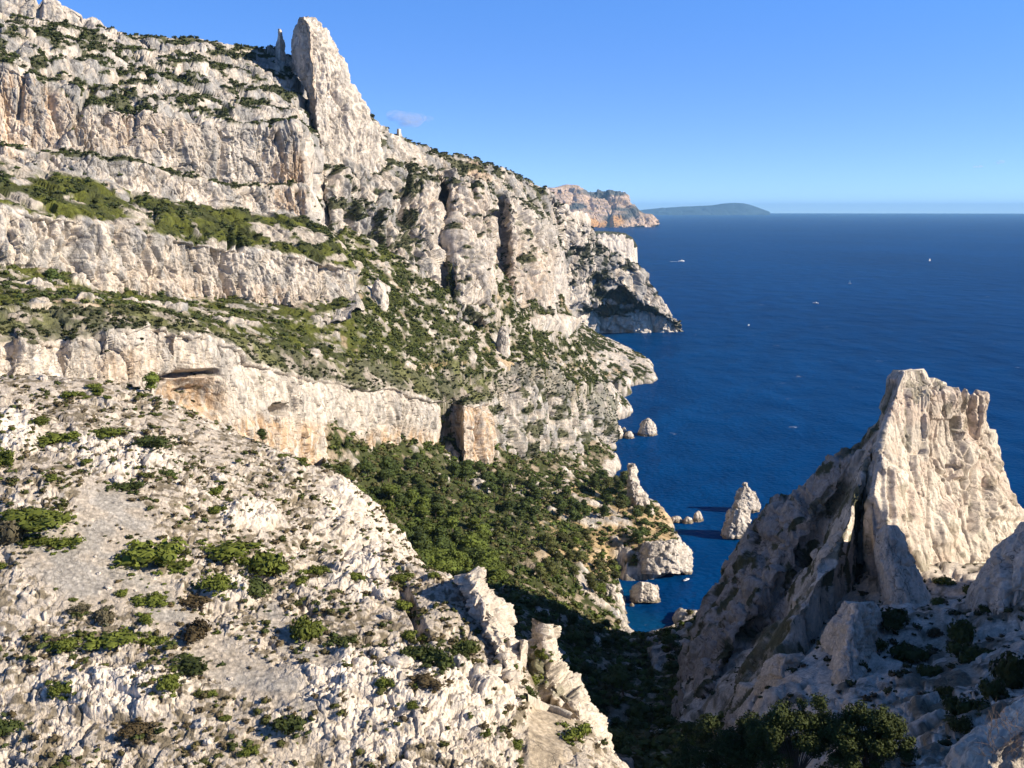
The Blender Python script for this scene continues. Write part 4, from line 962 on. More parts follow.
class Finder:
    """which terrain point is seen at a given place of the survey picture"""
    def __init__(s, G):
        s.V = G.reshape(-1, 3); s.px, s.py = proj(s.V)
        x = np.floor(s.px).astype(int); y = np.floor(s.py).astype(int)
        ok = (x >= -150) & (x < 1180) & (y >= 0) & (y < 800)
        s.d = {}
        idx = np.nonzero(ok)[0]; idx = idx[np.argsort(-s.V[idx, 1])]
        s.grid = np.full((800, 1330), -1, int); s.grid[y[idx], x[idx] + 150] = idx
    def __call__(s, x, y):
        for r in range(0, 8):
            for dy in range(-r, r + 1):
                for dx in range(-r, r + 1):
                    if max(abs(dx), abs(dy)) != r: continue
                    yy, xx = int(y) + dy, int(x) + dx + 150
                    if 0 <= yy < 800 and 0 <= xx < 1330 and s.grid[yy, xx] >= 0: return s.V[s.grid[yy, xx]]
        return None

fF = Finder(SLP[0])
SG = SLP[0].reshape(-1, 3)
# surveyed shrubs of the near slope: px, py, width px, height px, hue, label
NAMED = [
 (45, 438, 44, 14, 0, 'wide flat olive shrub patch left of the pale hump near the left edge'),
 (5, 455, 16, 30, 0, 'green shrub cut by the left edge above the twin patches'),
 (124, 484, 30, 14, 1, 'dark green mound shrub at the head of the grey scree'),
 (150, 440, 36, 18, 1, 'broad dark shrub above the pale hump in mid slope'),
 (108, 430, 26, 14, 0, 'olive shrub between two dark mounds high on the slope'),
 (168, 472, 18, 16, 1, 'round dark shrub right of the pale hump'),
 (35, 512, 60, 26, 0, 'largest olive shrub mat left of the scree'),
 (8, 528, 34, 44, 3, 'greyish tall bush leaning at the left edge beside the olive mat'),
 (63, 540, 28, 17, 0, 'rounded olive shrub right under the largest mat'),
 (38, 540, 28, 12, 0, 'low olive shrub on scree between the grey bush and the rounded shrub'),
 (145, 552, 56, 40, 0, 'big spreading dark green shrub clump on the right bank of the scree'),
 (178, 563, 18, 13, 0, 'small round shrub touching the big spreading clump'),
 (226, 545, 50, 20, 0, 'long bright green shrub strip in mid slope right of the scree'),
 (262, 562, 46, 34, 0, 'large bright green shrub clump in the middle of the slope'),
 (218, 582, 30, 24, 0, 'bright green shrub below the long strip'),
 (256, 588, 34, 30, 1, 'dark green drooping shrub below the large bright clump'),
 (152, 597, 25, 17, 0, 'round cushion shrub alone on the scree'),
 (147, 618, 16, 12, 0, 'small round cushion shrub lower on the scree'),
 (152, 636, 20, 17, 0, 'green shrub at the scree edge beneath the two cushions'),
 (188, 600, 30, 16, 2, 'brownish olive shrub right of the round scree cushion'),
 (192, 628, 32, 28, 2, 'dark brownish shrub on the right bank of the scree'),
 (78, 606, 18, 16, 3, 'pale upright bush on the left bank of the scree'),
 (104, 612, 18, 22, 3, 'grey bare looking bush on the left bank of the scree'),
 (113, 634, 50, 20, 0, 'wide olive shrub below the two pale bushes'),
 (62, 640, 26, 15, 0, 'oval green shrub on gravel at lower left'),
 (60, 686, 20, 18, 0, 'bright green shrub among white blocks at lower left'),
 (312, 627, 34, 36, 0, 'tall bright green shrub clump on the tan gully'),
 (343, 637, 20, 14, 1, 'round dark shrub right of the tall bright clump'),
 (292, 720, 30, 28, 1, 'dark green shrub at the bottom centre of the near slope'),
 (135, 726, 30, 18, 2, 'olive brown shrub at the bottom edge of the near slope'),
 (10, 725, 30, 24, 1, 'dark shrub in the bottom left corner'),
 (190, 662, 40, 16, 1, 'shrub hedge strip along the lower right bank of the scree'),
 (168, 680, 24, 26, 0, 'olive shrub in the hollow under the hedge strip'),
 (440, 655, 34, 32, 1, 'dark shrub group at the foot of the tall white outcrop'),
 (462, 645, 22, 26, 1, 'dark shrub in the shade left of the tall white outcrop'),
 (418, 650, 26, 22, 1, 'dark shrub left of the group at the outcrop foot'),
 (425, 680, 30, 14, 2, 'brownish shrub below the group at the outcrop foot'),
 (400, 575, 20, 12, 0, 'olive shrub just under the ridge by the pine valley'),
 (390, 520, 10, 14, 1, 'dark narrow shrub in the cleft of the ridge crag'),
 (575, 728, 28, 20, 0, 'bright green bush at the corner of the sandy terrace'),
 (530, 676, 22, 18, 0, 'green bush behind the terrace wall under the crag'),
 (541, 652, 16, 14, 0, 'small green bush in the notch of the crag'),
 (487, 588, 17, 9, 1, 'dark bush on top of the tall white outcrop'),
 (530, 690, 18, 14, 1, 'low dark bush right behind the terrace wall'),
]
NSH = 0; SKIRT = []
fK = Finder(CRAG)
for (x, y, w, h, hue, lab) in NAMED:
    p = fK(x, y + h * .3) if 'crag' in lab and x > 520 else fF(x, y + h * .3)
    if p is None: continue
    s = p[1] / FL * 1.02
    place_shrub(p - np.array([0, 0, .2]), w * s * .82, w * s * .7, h * s * .85, random.random() * 6.28, hue, lab)
    NSH += 1; SKIRT.append((x, y + h * .25, w, h, hue))

# stands of smaller shrubs: still one object each
def scatter_mask(G, mask, n, rgen):
    m = np.maximum(mask, 0).ravel() * np.ones(G.shape[0] * G.shape[1])
    px, py = proj(G.reshape(-1, 3))
    area = np.linalg.norm(np.cross(np.gradient(G, axis=0), np.gradient(G, axis=1)), axis=-1).ravel()
    m = m * area * (px > -60) * (px < 1100) * (py > -20) * (py < 790)
    return rgen.choice(len(m), n, p=m / m.sum())

px, py = proj(SLP[0])
scr, terr, cliffy = SLP[2], SLP[3], SLP[4]
vm = sst(.0, .3, fbm(SLP[0] / 7., 161, 3) + .1) * (1 - .75 * cliffy) * (1 - scr) * (1 - terr) * (px < 525)
ZN = [('small olive cushion shrub among white stones on the upper near slope', 0, lambda x, y: y < 470),
      ('small rounded green shrub among white stones across the middle near slope', 0, lambda x, y: 470 <= y < 600),
      ('small rounded shrub among white blocks on the lower near slope', 0, lambda x, y: y >= 600)]
idx = scatter_mask(SLP[0], vm, 235, rg)
for i in idx:
    p = SG[i]; x, y = proj(p)
    for lab, hue, fn in ZN:
        if fn(x, y):
            s = (.75 + 1.5 * rg.random() ** 2) * (1.15 if y < 470 else 1)
            place_shrub(p - np.array([0, 0, .1]), s, s * (.8 + .3 * rg.random()), s * .75, rg.random() * 6.28, hue, lab, lab.replace('small', 'small').replace('shrub', 'shrubs', 1))
            break

# loose blocks on the slopes, each its own object
BLD = []
for j in range(6):
    th = np.linspace(0, 2 * np.pi, 36, endpoint=False); ph = np.linspace(.02, np.pi - .02, 22)
    g_ = np.stack([np.outer(np.sin(ph), np.cos(th)), np.outer(np.sin(ph), np.sin(th)), np.outer(np.cos(ph), np.ones(36))], -1)
    g_ = np.sign(g_) * np.abs(g_) ** .75 * np.array([.6, .45 + .1 * (j % 3), .36 + .08 * (j % 2)])
    b1, r_, e_ = blocks((g_ + 7.3 * j).astype(np.float32), .5, 1.2, 501 + j); b2, r2, e2 = blocks((g_ + 3.1 * j).astype(np.float32), .2, 1., 521 + j)
    n_ = g_ / np.linalg.norm(g_, axis=-1, keepdims=True); g_ = g_ + n_ * (.14 * b1 + .05 * b2)[..., None]
    tt = mix(np.broadcast_to(PALE * 1.03, g_.shape), GREY * 1.2, sst(.1, .6, vn(g_ * 4 + j, 541)) * .5)
    BLD.append(mesh('boulder', g_, gridfaces(22, 36, True), M_NEAR, tt, link=False).data)
def boulders(G_, V_, mask_, n, s0, s1, label, group, seed):
    r = np.random.default_rng(seed)
    for i in scatter_mask(G_, mask_, n, r):
        o = bpy.data.objects.new('boulder', BLD[r.integers(0, 6)]); C.objects.link(o); sz = s0 + (s1 - s0) * r.random() ** 2.5
        o.location = V_[i] + np.array([0, 0, .12 * sz]); o.scale = (sz, sz * (.8 + .4 * r.random()), sz * (.8 + .5 * r.random())); o.rotation_euler = (r.normal() * .25, r.normal() * .25, r.random() * 6.28)
        tag(o, label, 'boulder', group)
boulders(SLP[0], SG, (1 - scr) * (1 - terr) * (px < 520) * sst(-.1, .3, fbm(SLP[0] / 9., 171, 2) + .1), 95, .8, 2.8, 'loose pale boulder lying among the rubble of the near slope', 'boulders on the near slope', 61)
boulders(SLP[0], SG, scr * (1 - terr), 45, .35, .9, 'small loose stone lying on the smooth scree of the near slope', 'stones on the scree', 62)

# merged cover of what nobody could count
def clump_stuff(name, pts, sizes, cols, label, n=26, ls=.32, seed=3, zs=.8, protoN=6):
    r = np.random.default_rng(seed); V, F, T = [], [], []
    protos = [leafball(n, [(0, 0, .4, .7, .7, .5), (.4, .1, .3, .5, .4, .4), (-.3, -.3, .3, .45, .45, .4)], ls, r, core=True) for _ in range(protoN)]
    o = 0
    k = r.integers(0, protoN, len(pts)); a = r.random(len(pts)) * 6.283
    for j in range(protoN):
        sel = np.nonzero(k == j)[0]
        if len(sel) == 0: continue
        v, f = protos[j]
        c, s_ = np.cos(a[sel])[:, None], np.sin(a[sel])[:, None]
        x = v[None, :, 0] * c - v[None, :, 1] * s_; y = v[None, :, 0] * s_ + v[None, :, 1] * c
        q = np.stack([x, y, np.broadcast_to(v[None, :, 2] * zs, x.shape)], -1) * sizes[sel][:, None, None] + pts[sel][:, None]
        V.append(q.reshape(-1, 3)); F.append((f[None] + (np.arange(len(sel)) * len(v))[:, None, None]).reshape(-1, 4) + o)
        T.append(np.repeat(cols[sel], len(v), 0)); o += len(sel) * len(v)
    ob = mesh(name, np.concatenate(V), np.concatenate(F), M_SCRUB, np.concatenate(T))
    return tag(ob, label, 'scrub', None, 'stuff')

def gcol(n, base, var=.3):
    b = np.array(base)[rg.integers(0, len(base), n)]
    return b * (1 - var + 2 * var * rg.random((n, 1)))

pv = sst(-.15, .3, fbm(SLP[0] / 5., 163, 3)) * (1 - .6 * cliffy) * (1 - .9 * scr) * (1 - terr) * (px < 525)
i = scatter_mask(SLP[0], pv + .05 * (1 - terr), 7000, rg)
clump_stuff('low_scrub', SG[i], .32 + .75 * rg.random(len(i)) ** 2.5, gcol(len(i), [(.10, .085, .035), (.08, .085, .022), (.13, .10, .055), (.07, .085, .022)]), 'tiny dry cushion plants dotted over the near stony slope', n=22, ls=.3, seed=5)
sp_, ss_, sc_ = [], [], []
HC_ = [(.09, .11, .02), (.05, .065, .018), (.10, .075, .035), (.11, .10, .06)]
for (x, y, w, h, hue) in SKIRT:
    for _ in range(int(6 + w / 2.5)):
        a = rg.random() * 6.283; r = .35 + .5 * rg.random()
        p = (fK if x > 526 and y < 712 else fF)(x + math.cos(a) * w * r, y + math.sin(a) * h * r * .8)
        if p is not None: sp_.append(p); ss_.append(.3 + .55 * rg.random() ** 2); sc_.append(np.array(HC_[hue if rg.random() < .7 else rg.integers(0, 4)]) * (.75 + .5 * rg.random()))
clump_stuff('low_scrub', np.array(sp_), np.array(ss_), np.array(sc_), 'ragged low growth round the larger shrubs of the near slope', n=30, ls=.24, seed=35)
for key, n, s0, s1, base, lab in [
    ('A', 13000, .9, 2.3, [(.04, .05, .02), (.05, .06, .02), (.06, .075, .02)], 'scrub on the ledges of the left mountain'),
    ('B', 6500, 1.1, 2.4, [(.035, .045, .02), (.045, .055, .02)], 'scrub on the ledges of the central cliff'),
    ('D', 2400, 1.6, 3.8, [(.03, .038, .022), (.038, .045, .025)], 'scrub on the headland slope'),
    ('C', 6500, .7, 1.8, [(.04, .05, .018), (.055, .06, .02)], 'scrub on the lower cliff and promontory'),
    ('T', 22000, .9, 2.6, [(.055, .072, .02), (.075, .09, .02), (.10, .11, .026), (.055, .066, .022)], 'scrub on the slope between the cliffs'),
    ('V', 15000, 1.1, 3.2, [(.08, .11, .02), (.095, .115, .024), (.10, .09, .032), (.06, .08, .02)], 'undergrowth on the valley floor')]:
    Gk, mk, _ = SCAT[key]
    i = scatter_mask(Gk, mk, n, rg)
    clump_stuff('scrub', Gk.reshape(-1, 3)[i], s0 + (s1 - s0) * rg.random(n) ** 2, gcol(n, base), lab, n=20, ls=.36, seed=len(lab))

# pines: trunk + crown
def pine_proto(rg, k, mi):
    h = 1.0; lean = rg.normal(size=2) * .07
    tr = [tube([(0, 0, -.08), (lean[0] * .4, lean[1] * .4, .3), (lean[0], lean[1], .62), (lean[0] * 1.3, lean[1] * 1.3, .86)], [.035, .028, .018, .006])]
    bl = []
    for j in range(7 if k else 9):
        a = rg.random() * 6.283; z = .38 + .5 * rg.random(); r = (.30 if k == 0 else .18) * (1.15 - z) * 1.6 * (.4 + .6 * rg.random())
        c = (lean[0] + r * math.cos(a), lean[1] + r * math.sin(a), z)
        s = .15 + .1 * rg.random()
        bl.append((*c, s * 1.15, s * 1.15, s * .8))
        tr.append(tube([(lean[0] * z, lean[1] * z, z - .22), ((c[0] + lean[0] * z) / 2, (c[1] + lean[1] * z) / 2, z - .1), c], [.014, .01, .004], 5))
    bl.append((lean[0], lean[1], .88, .14, .14, .13)); bl.append((lean[0], lean[1], .62, .24, .24, .2))
    if k == 2: bl.append((0, 0, .3, .26, .26, .16))
    V, F = leafball(900, bl, .042, rg)
    tv, tf = cat_meshes(tr)
    return mesh('trunk', tv, tf, M_BARK, link=False).data, [ (lambda m_: (lambda o: o.data)(mesh('crown', V, F, m_, link=False)))(m_) for m_ in M_PINE]
PINE = [pine_proto(rg, k % 3, 0) for k in range(7)]
def place_pine(p, h, mi, label, group=None, wide=1., k=None):
    t, cr = PINE[rg.integers(0, len(PINE)) if k is None else k]
    r = bpy.data.objects.new('pine_tree', None); C.objects.link(r); r.location = p; r.scale = (h * wide, h * wide, h); r.rotation_euler = (0, 0, rg.random() * 6.28)
    tag(r, label, 'tree', group)
    for nm, me in (('trunk', t), ('crown', cr[mi])):
        o = bpy.data.objects.new(nm, me); C.objects.link(o); o.parent = r
    return r
Vg, Vt = VAL; VV = Vg.reshape(-1, 3); px, py = proj(Vg)
zv = Vg[..., 2]
def inpoly(x, y, poly):
    r = np.zeros(np.shape(x), bool); j = len(poly) - 1
    for i in range(len(poly)):
        xi, yi = poly[i]; xj, yj = poly[j]
        c = ((yi > y) != (yj > y)) & (x < (xj - xi) * (y - yi) / (yj - yi + 1e-9) + xi); r ^= c; j = i
    return r
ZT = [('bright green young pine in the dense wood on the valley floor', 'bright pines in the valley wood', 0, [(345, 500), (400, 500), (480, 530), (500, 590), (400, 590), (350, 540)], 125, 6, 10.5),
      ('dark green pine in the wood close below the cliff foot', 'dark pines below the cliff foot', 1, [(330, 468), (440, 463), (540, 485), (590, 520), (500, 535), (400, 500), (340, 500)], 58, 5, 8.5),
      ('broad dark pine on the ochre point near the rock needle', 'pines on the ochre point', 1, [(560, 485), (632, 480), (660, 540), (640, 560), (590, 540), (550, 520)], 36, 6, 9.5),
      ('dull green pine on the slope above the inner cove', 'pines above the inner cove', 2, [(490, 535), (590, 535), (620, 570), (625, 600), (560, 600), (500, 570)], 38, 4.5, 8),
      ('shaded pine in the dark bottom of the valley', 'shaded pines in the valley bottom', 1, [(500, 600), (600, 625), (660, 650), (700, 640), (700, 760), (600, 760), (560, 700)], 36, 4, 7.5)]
for lab, grp, mi, poly, n, h0, h1 in ZT:
    m = inpoly(px, py, poly) * (zv > 3.5) * 1.
    got = []
    for i in scatter_mask(Vg, m, n * 6, rg):
        p = VV[i]
        if all((p[0] - q[0]) ** 2 + (p[1] - q[1]) ** 2 > 9 for q in got):
            got.append(p)
            if len(got) >= n: break
    for p in got:
        place_pine(p, h0 + (h1 - h0) * rg.random(), mi if rg.random() < .8 else (mi + 1) % 3, lab, grp, 1.15 + .45 * rg.random())
# single pines one can point to
fV = Finder(Vg); fT = Finder(SCAT['T'][0]); fA = Finder(SCAT['A'][0])
for x, y, h, lab, ff, mi, wd in [
    (630, 482, 8, 'dark pine clinging to the rock just left of the white needle', fV, 1, 1.2),
    (48, 288, 8.5, 'leaning umbrella shaped pine at the foot of the left cliff band', fA, 1, 1.3),
    (72, 293, 6, 'small rounded pine right of the leaning pine at the cliff foot', fA, 1, 1.3),
    (306, 374, 9, 'solitary dark tree on the ledge above the lower cliff', fT, 1, .9),
    (150, 392, 4.5, 'lone bushy tree on the skyline of the near slope against the orange cliff', fF, 0, 1.3),
    (266, 438, 2.6, 'low dark tree on the ridge of the near slope above the orange wall', fF, 1, 1.6),
    (345, 450, 5, 'small dark tree growing out of the lower cliff', fV, 1, 1.)]:
    p = ff(x, y)
    if p is not None: place_pine(p, h, mi, lab, None, wd)

# bushes at the right, in the shade
fN = Finder(NGR[0]); NV = NGR[0].reshape(-1, 3)
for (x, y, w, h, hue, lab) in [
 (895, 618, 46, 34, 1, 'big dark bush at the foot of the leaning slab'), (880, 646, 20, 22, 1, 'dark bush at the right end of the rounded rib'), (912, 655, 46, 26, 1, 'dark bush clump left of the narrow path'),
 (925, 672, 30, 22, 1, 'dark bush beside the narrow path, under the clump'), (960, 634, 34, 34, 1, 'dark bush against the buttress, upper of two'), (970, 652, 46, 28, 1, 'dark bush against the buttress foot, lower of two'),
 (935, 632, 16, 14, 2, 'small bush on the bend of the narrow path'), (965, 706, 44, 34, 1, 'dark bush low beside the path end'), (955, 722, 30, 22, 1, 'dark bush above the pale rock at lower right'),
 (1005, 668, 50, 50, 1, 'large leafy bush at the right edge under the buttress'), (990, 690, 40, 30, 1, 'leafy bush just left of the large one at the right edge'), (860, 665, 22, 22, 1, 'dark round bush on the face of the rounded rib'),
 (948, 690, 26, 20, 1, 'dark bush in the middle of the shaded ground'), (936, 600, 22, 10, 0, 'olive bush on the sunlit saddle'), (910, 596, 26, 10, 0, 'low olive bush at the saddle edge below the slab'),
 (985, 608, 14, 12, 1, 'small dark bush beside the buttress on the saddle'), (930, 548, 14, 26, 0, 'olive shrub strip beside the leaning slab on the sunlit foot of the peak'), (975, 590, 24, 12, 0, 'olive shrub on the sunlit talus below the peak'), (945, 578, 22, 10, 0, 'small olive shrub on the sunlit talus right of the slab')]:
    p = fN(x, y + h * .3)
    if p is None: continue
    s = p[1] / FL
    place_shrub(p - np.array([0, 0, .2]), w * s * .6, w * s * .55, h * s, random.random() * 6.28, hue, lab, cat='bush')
mk = sst(.0, .3, fbm(NGR[0] / 4., 165, 3) + .1) * (1 - NGR[2])
i = scatter_mask(NGR[0], mk, 1050, rg)
clump_stuff('low_scrub', NV[i], .45 + 1.1 * rg.random(len(i)) ** 2, gcol(len(i), [(.035, .042, .018), (.06, .05, .03), (.05, .055, .02)]), 'low scrub on the shaded ground at right', n=24, ls=.3, seed=15)

# leafy bushes close to the viewer, bottom right
def near_bush(px_, py_, Y, w, h, label, seed):
    r = np.random.default_rng(seed); s = Y / FL; W, Hh = w * s / 2, h * s
    top = P(px_, py_, Y); base = top - np.array([0, 0, Hh])
    root = bpy.data.objects.new('leafy_bush', None); C.objects.link(root); root.location = base; tag(root, label, 'bush')
    st, bl = [], []
    for j in range(70):
        a = r.random() * 6.283; q = r.random() ** .5
        x, y = W * q * math.cos(a), W * .5 * q * math.sin(a); z = Hh * (.25 + .75 * r.random() ** .7) * (1 - .45 * q * q)
        s_ = .45 + .4 * r.random()
        bl.append((x, y, z - s_ * .7, s_, s_, s_ * .85))
        st.append(tube([(x * .1, y * .1, 0), (x * .5, y * .5, z * .45), (x, y, z * .98)], [.05, .03, .01], 5))
    V, F = leafball(24000, bl, .12, r, cs=.38, r0=.3, r1=1.1)
    mesh('foliage', V, F, M_SHRUB[1], parent=root); v, f_ = cat_meshes(st); mesh('stems', v, f_, M_BARK, parent=root)
near_bush(735, 706, 96, 120, 80, 'dark leafy bush in shade at the bottom, left of the three', 401)
near_bush(800, 690, 92, 110, 95, 'dark leafy bush in shade at the bottom, middle and tallest of the three', 403)
near_bush(872, 697, 90, 90, 85, 'dark leafy bush in shade at the bottom, right of the three', 405)
# dry twigs on the pale slab in the corner
ringrock('rock_slab', [lvl(y, (l, 92), (l + 40, 84), (l + 90, 84), (l + 130, 92), (l + 60, 104)) for y, l in [(697, 1030), (706, 1014), (718, 994), (732, 972), (748, 952), (790, 930)]],
         120, 90, [(3, .35, 1.3), (1.2, .2, 1.2), (.5, .07, 1.)], 247, M_NEAR, 'pale tilted rock in the bottom right corner', 'rock', pale=.45, grey=.45, scale=.25)
tw = []
r5 = np.random.default_rng(5)
for j in range(60):
    b = P(985 + 55 * r5.random(), 720 + 40 * r5.random(), 84 - 3 * r5.random()); d = r5.normal(size=3) * np.array([1, .5, .5]) + np.array([0, -.2, 1.])
    d = d / np.linalg.norm(d) * (1. + 1.4 * r5.random()); k = b + d * .55 + r5.normal(size=3) * .12
    tw.append(tube([b, k, b + d], [.022, .016, .006], 4)); 
    for _ in range(3):
        e = k + (d * .4 + r5.normal(size=3) * .35); tw.append(tube([k, (k + e) / 2 + .04, e], [.012, .009, .004], 4))
v, f_ = cat_meshes(tw); c0 = v.mean(0); o = mesh('dry_bush', v - c0, f_, flat_mat('dry_twig', (.16, .11, .08), .9)); o.location = c0
tag(o, 'bare twiggy bush over the pale rock in the bottom right corner', 'bush')

# ================================================================== TERRACE WALL, TOWER, BOATS
wl = [fF(x, y) for x, y in [(524, 699), (535, 704), (548, 710), (561, 714), (573, 720)]]
wp = np.array([q for q in wl if q is not None])
t = np.linspace(0, len(wp) - 1, 60); wpi = np.stack([np.interp(t, np.arange(len(wp)), wp[:, k]) for k in range(3)], 1)
k5 = np.ones(9) / 9
wpi = np.stack([np.convolve(np.pad(wpi[:, k], 4, mode='edge'), k5, 'valid') for k in range(3)], 1)
tn = np.gradient(wpi, axis=0); sd = np.stack([-tn[:, 1], tn[:, 0], 0 * tn[:, 0]], 1); sd /= np.linalg.norm(sd, axis=1, keepdims=True)
prof = [(-.42, -.8), (-.38, .4), (-.34, .85), (0, .95), (.34, .85), (.38, .4), (.42, -.8)]
Wg = np.stack([wpi + sd * a + np.array([0, 0, b]) for a, b in prof], 1)
Wg = Wg + .06 * np.stack([vn(Wg * 3., 1), vn(Wg * 3., 2), vn(Wg * 3., 3)], -1)
c0 = Wg.reshape(-1, 3).mean(0)
o = mesh('stone_wall', Wg - c0, gridfaces(*Wg.shape[:2]), M_NEAR, np.broadcast_to(np.array([.60, .53, .44]), Wg.shape)); o.location = c0
tag(o, 'low dry stone wall along the sandy terrace', 'wall')

tw_root = bpy.data.objects.new('signal_tower', None); C.objects.link(tw_root); tw_root.location = P(623.3, 195, 12720); tag(tw_root, 'tiny white signal tower on top of the ochre cape', 'tower')
v, f_ = tube([(0, 0, -10), (0, 0, 30)], [9, 8], 8); mesh('shaft', v, f_, M_WHITE, parent=tw_root)
v, f_ = tube([(0, 0, 30), (0, 0, 33), (0, 0, 40)], [12, 12, 5], 8); mesh('lantern', v, f_, M_WHITE, parent=tw_root)

def hull(L_, B, D):
    st = []
    for t in np.linspace(0, 1, 12):
        w = B / 2 * (1 - max(0, (t - .35) / .65) ** 2.2) * (.9 + .1 * min(1, t * 4)); x = L_ * (t - .5); sh = D * (1 + .35 * t * t)
        st.append([(x, -w, sh), (x, -w * .8, .25 * D), (x, 0, -.3 * D), (x, w * .8, .25 * D), (x, w, sh), (x, w * .6, sh * .95), (x, -w * .6, sh * .95)])
    G = np.array(st); F = gridfaces(12, 7, True)
    V = G.reshape(-1, 3); return V, np.concatenate([F, [[0, 1, 2, 3], [3, 4, 5, 6]]])
def box(x0, x1, y0, y1, z0, z1, ins=0):
    V = np.array([(x0, y0, z0), (x1, y0, z0), (x1, y1, z0), (x0, y1, z0), (x0 + ins, y0 + ins * .5, z1), (x1 - ins * 2, y0 + ins * .5, z1), (x1 - ins * 2, y1 - ins * .5, z1), (x0 + ins, y1 - ins * .5, z1)])
    return V, np.array([(0, 3, 2, 1), (4, 5, 6, 7), (0, 1, 5, 4), (1, 2, 6, 5), (2, 3, 7, 6), (3, 0, 4, 7)])
def wake(loc, rot, L_, w0, w1, label):
    n = 40; xs = np.linspace(0, 1, n); G = np.stack([np.stack([-L_ * xs, s_ * (w0 + (w1 - w0) * xs) * (1 + .25 * np.sin(xs * 40 + s_)), .12 + 0 * xs], -1) for s_ in (-1, -.3, .3, 1)], 1)
    G[..., 2] += .25 * np.exp(-xs * 3)[:, None] * (1 - np.array([1, .1, .1, 1]))[None]
    o = mesh('wake', G, gridfaces(n, 4), M_FOAM); o.location = loc; o.rotation_euler = (0, 0, rot); tag(o, label, 'wake', None, 'stuff')
def motorboat(px_, py_, L_, rot, label):
    loc = P(px_, py_, Yz(px_, py_, .3)); r = bpy.data.objects.new('motorboat', None); C.objects.link(r); r.location = loc; r.rotation_euler = (0, 0, rot); tag(r, label, 'boat')
    v, f_ = hull(L_, L_ * .32, L_ * .13); mesh('hull', v, f_, M_WHITE, parent=r)
    v, f_ = box(-L_ * .22, L_ * .18, -L_ * .1, L_ * .1, L_ * .12, L_ * .25, L_ * .03); cb = mesh('cabin', v, f_, M_WHITE, parent=r)
    v, f_ = box(-L_ * .17, L_ * .12, -L_ * .103, L_ * .103, L_ * .165, L_ * .215, L_ * .01); mesh('window', v, f_, M_DARK, parent=cb)
    return loc
loc = motorboat(681.3, 261.5, 24, .1, 'white motorboat under way off the headland with a foam wake'); wake(loc + np.array([-10, -1, 0]), .12, 34, 3, 7, 'white foam wake behind the motorboat')
motorboat(748.6, 325.6, 9, 1.2, 'small white boat alone on the open bay')
motorboat(686.6, 580.3, 4.5, .7, 'tiny white boat moored in the mouth of the cove')
motorboat(815.5, 303.5, 12, 2.9, 'small white boat in the middle of the open sea, above the right peak')
def sailboat(px_, py_, L_, rot, label):
    loc = P(px_, py_, Yz(px_, py_, .3)); r = bpy.data.objects.new('sailboat', None); C.objects.link(r); r.location = loc; r.rotation_euler = (0, 0, rot); tag(r, label, 'boat')
    v, f_ = hull(L_, L_ * .28, L_ * .1); mesh('hull', v, f_, M_WHITE, parent=r)
    v, f_ = tube([(0, 0, 0), (0, 0, L_ * 1.25)], [.12, .07], 6); mesh('mast', v, f_, M_WHITE, parent=r)
    for nm, x0, x1, top in (('mainsail', -.05, -L_ * .42, 1.2), ('jib', .1, L_ * .46, 1.05)):
        n = 8; G = np.array([[(x0 + (x1 - x0) * u * (1 - v_), .35 * math.sin(math.pi * u) * (1 - v_), L_ * (.16 + (top - .16) * v_)) for u in np.linspace(0, 1, n)] for v_ in np.linspace(0, 1, n)])
        G2 = G + np.array([0, .05, 0]); V = np.concatenate([G.reshape(-1, 3), G2.reshape(-1, 3)]); F = gridfaces(n, n); mesh(nm, V, np.concatenate([F, F[:, ::-1] + n * n]), M_SAIL, parent=r)
sailboat(929.8, 261, 9.5, .5, 'white sailboat far out on the right of the sea')
sailboat(849.8, 283.8, 9, 2.2, 'small white sailboat left of the far one on the sea')

# ================================================================== SEA
n_r, n_t = 60, 128
rad = np.concatenate([[1.], np.geomspace(60, 58000, n_r - 1)]); th = np.linspace(0, 2 * np.pi, n_t, endpoint=False)
S = np.stack([np.outer(rad, np.cos(th)), np.outer(rad, np.sin(th)), np.zeros((n_r, n_t))], -1)
m, nt, b = nodes('sea_water'); L = nt.links.new
g = N(nt, 'ShaderNodeNewGeometry')
def noise(sc, det=3, stretch=None, rough=.5):
    mp = N(nt, 'ShaderNodeMapping'); mp.inputs['Scale'].default_value = stretch or (1, 1, 1); L(g.outputs['Position'], mp.inputs['Vector'])
    n = N(nt, 'ShaderNodeTexNoise'); n.inputs['Scale'].default_value = sc; n.inputs['Detail'].default_value = det; n.inputs['Roughness'].default_value = rough
    L(mp.outputs[0], n.inputs['Vector']); return n
big_, mid_, sm_ = noise(.0016, 4, (1, .5, 1)), noise(.02, 4, (1, .6, 1)), noise(.25, 3)
r1 = N(nt, 'ShaderNodeValToRGB'); r1.color_ramp.elements[0].position = .36; r1.color_ramp.elements[1].position = .66
r1.color_ramp.elements[0].color = (.0002, .030, .118, 1); r1.color_ramp.elements[1].color = (.0004, .052, .188, 1)
ma = N(nt, 'ShaderNodeMath', operation='MULTIPLY_ADD'); ma.inputs[1].default_value = .5; L(mid_.outputs['Fac'], ma.inputs[0])
mb = N(nt, 'ShaderNodeMath', operation='MULTIPLY'); mb.inputs[1].default_value = .5; L(big_.outputs['Fac'], mb.inputs[0]); L(mb.outputs[0], ma.inputs[2])
L(ma.outputs[0], r1.inputs['Fac'])
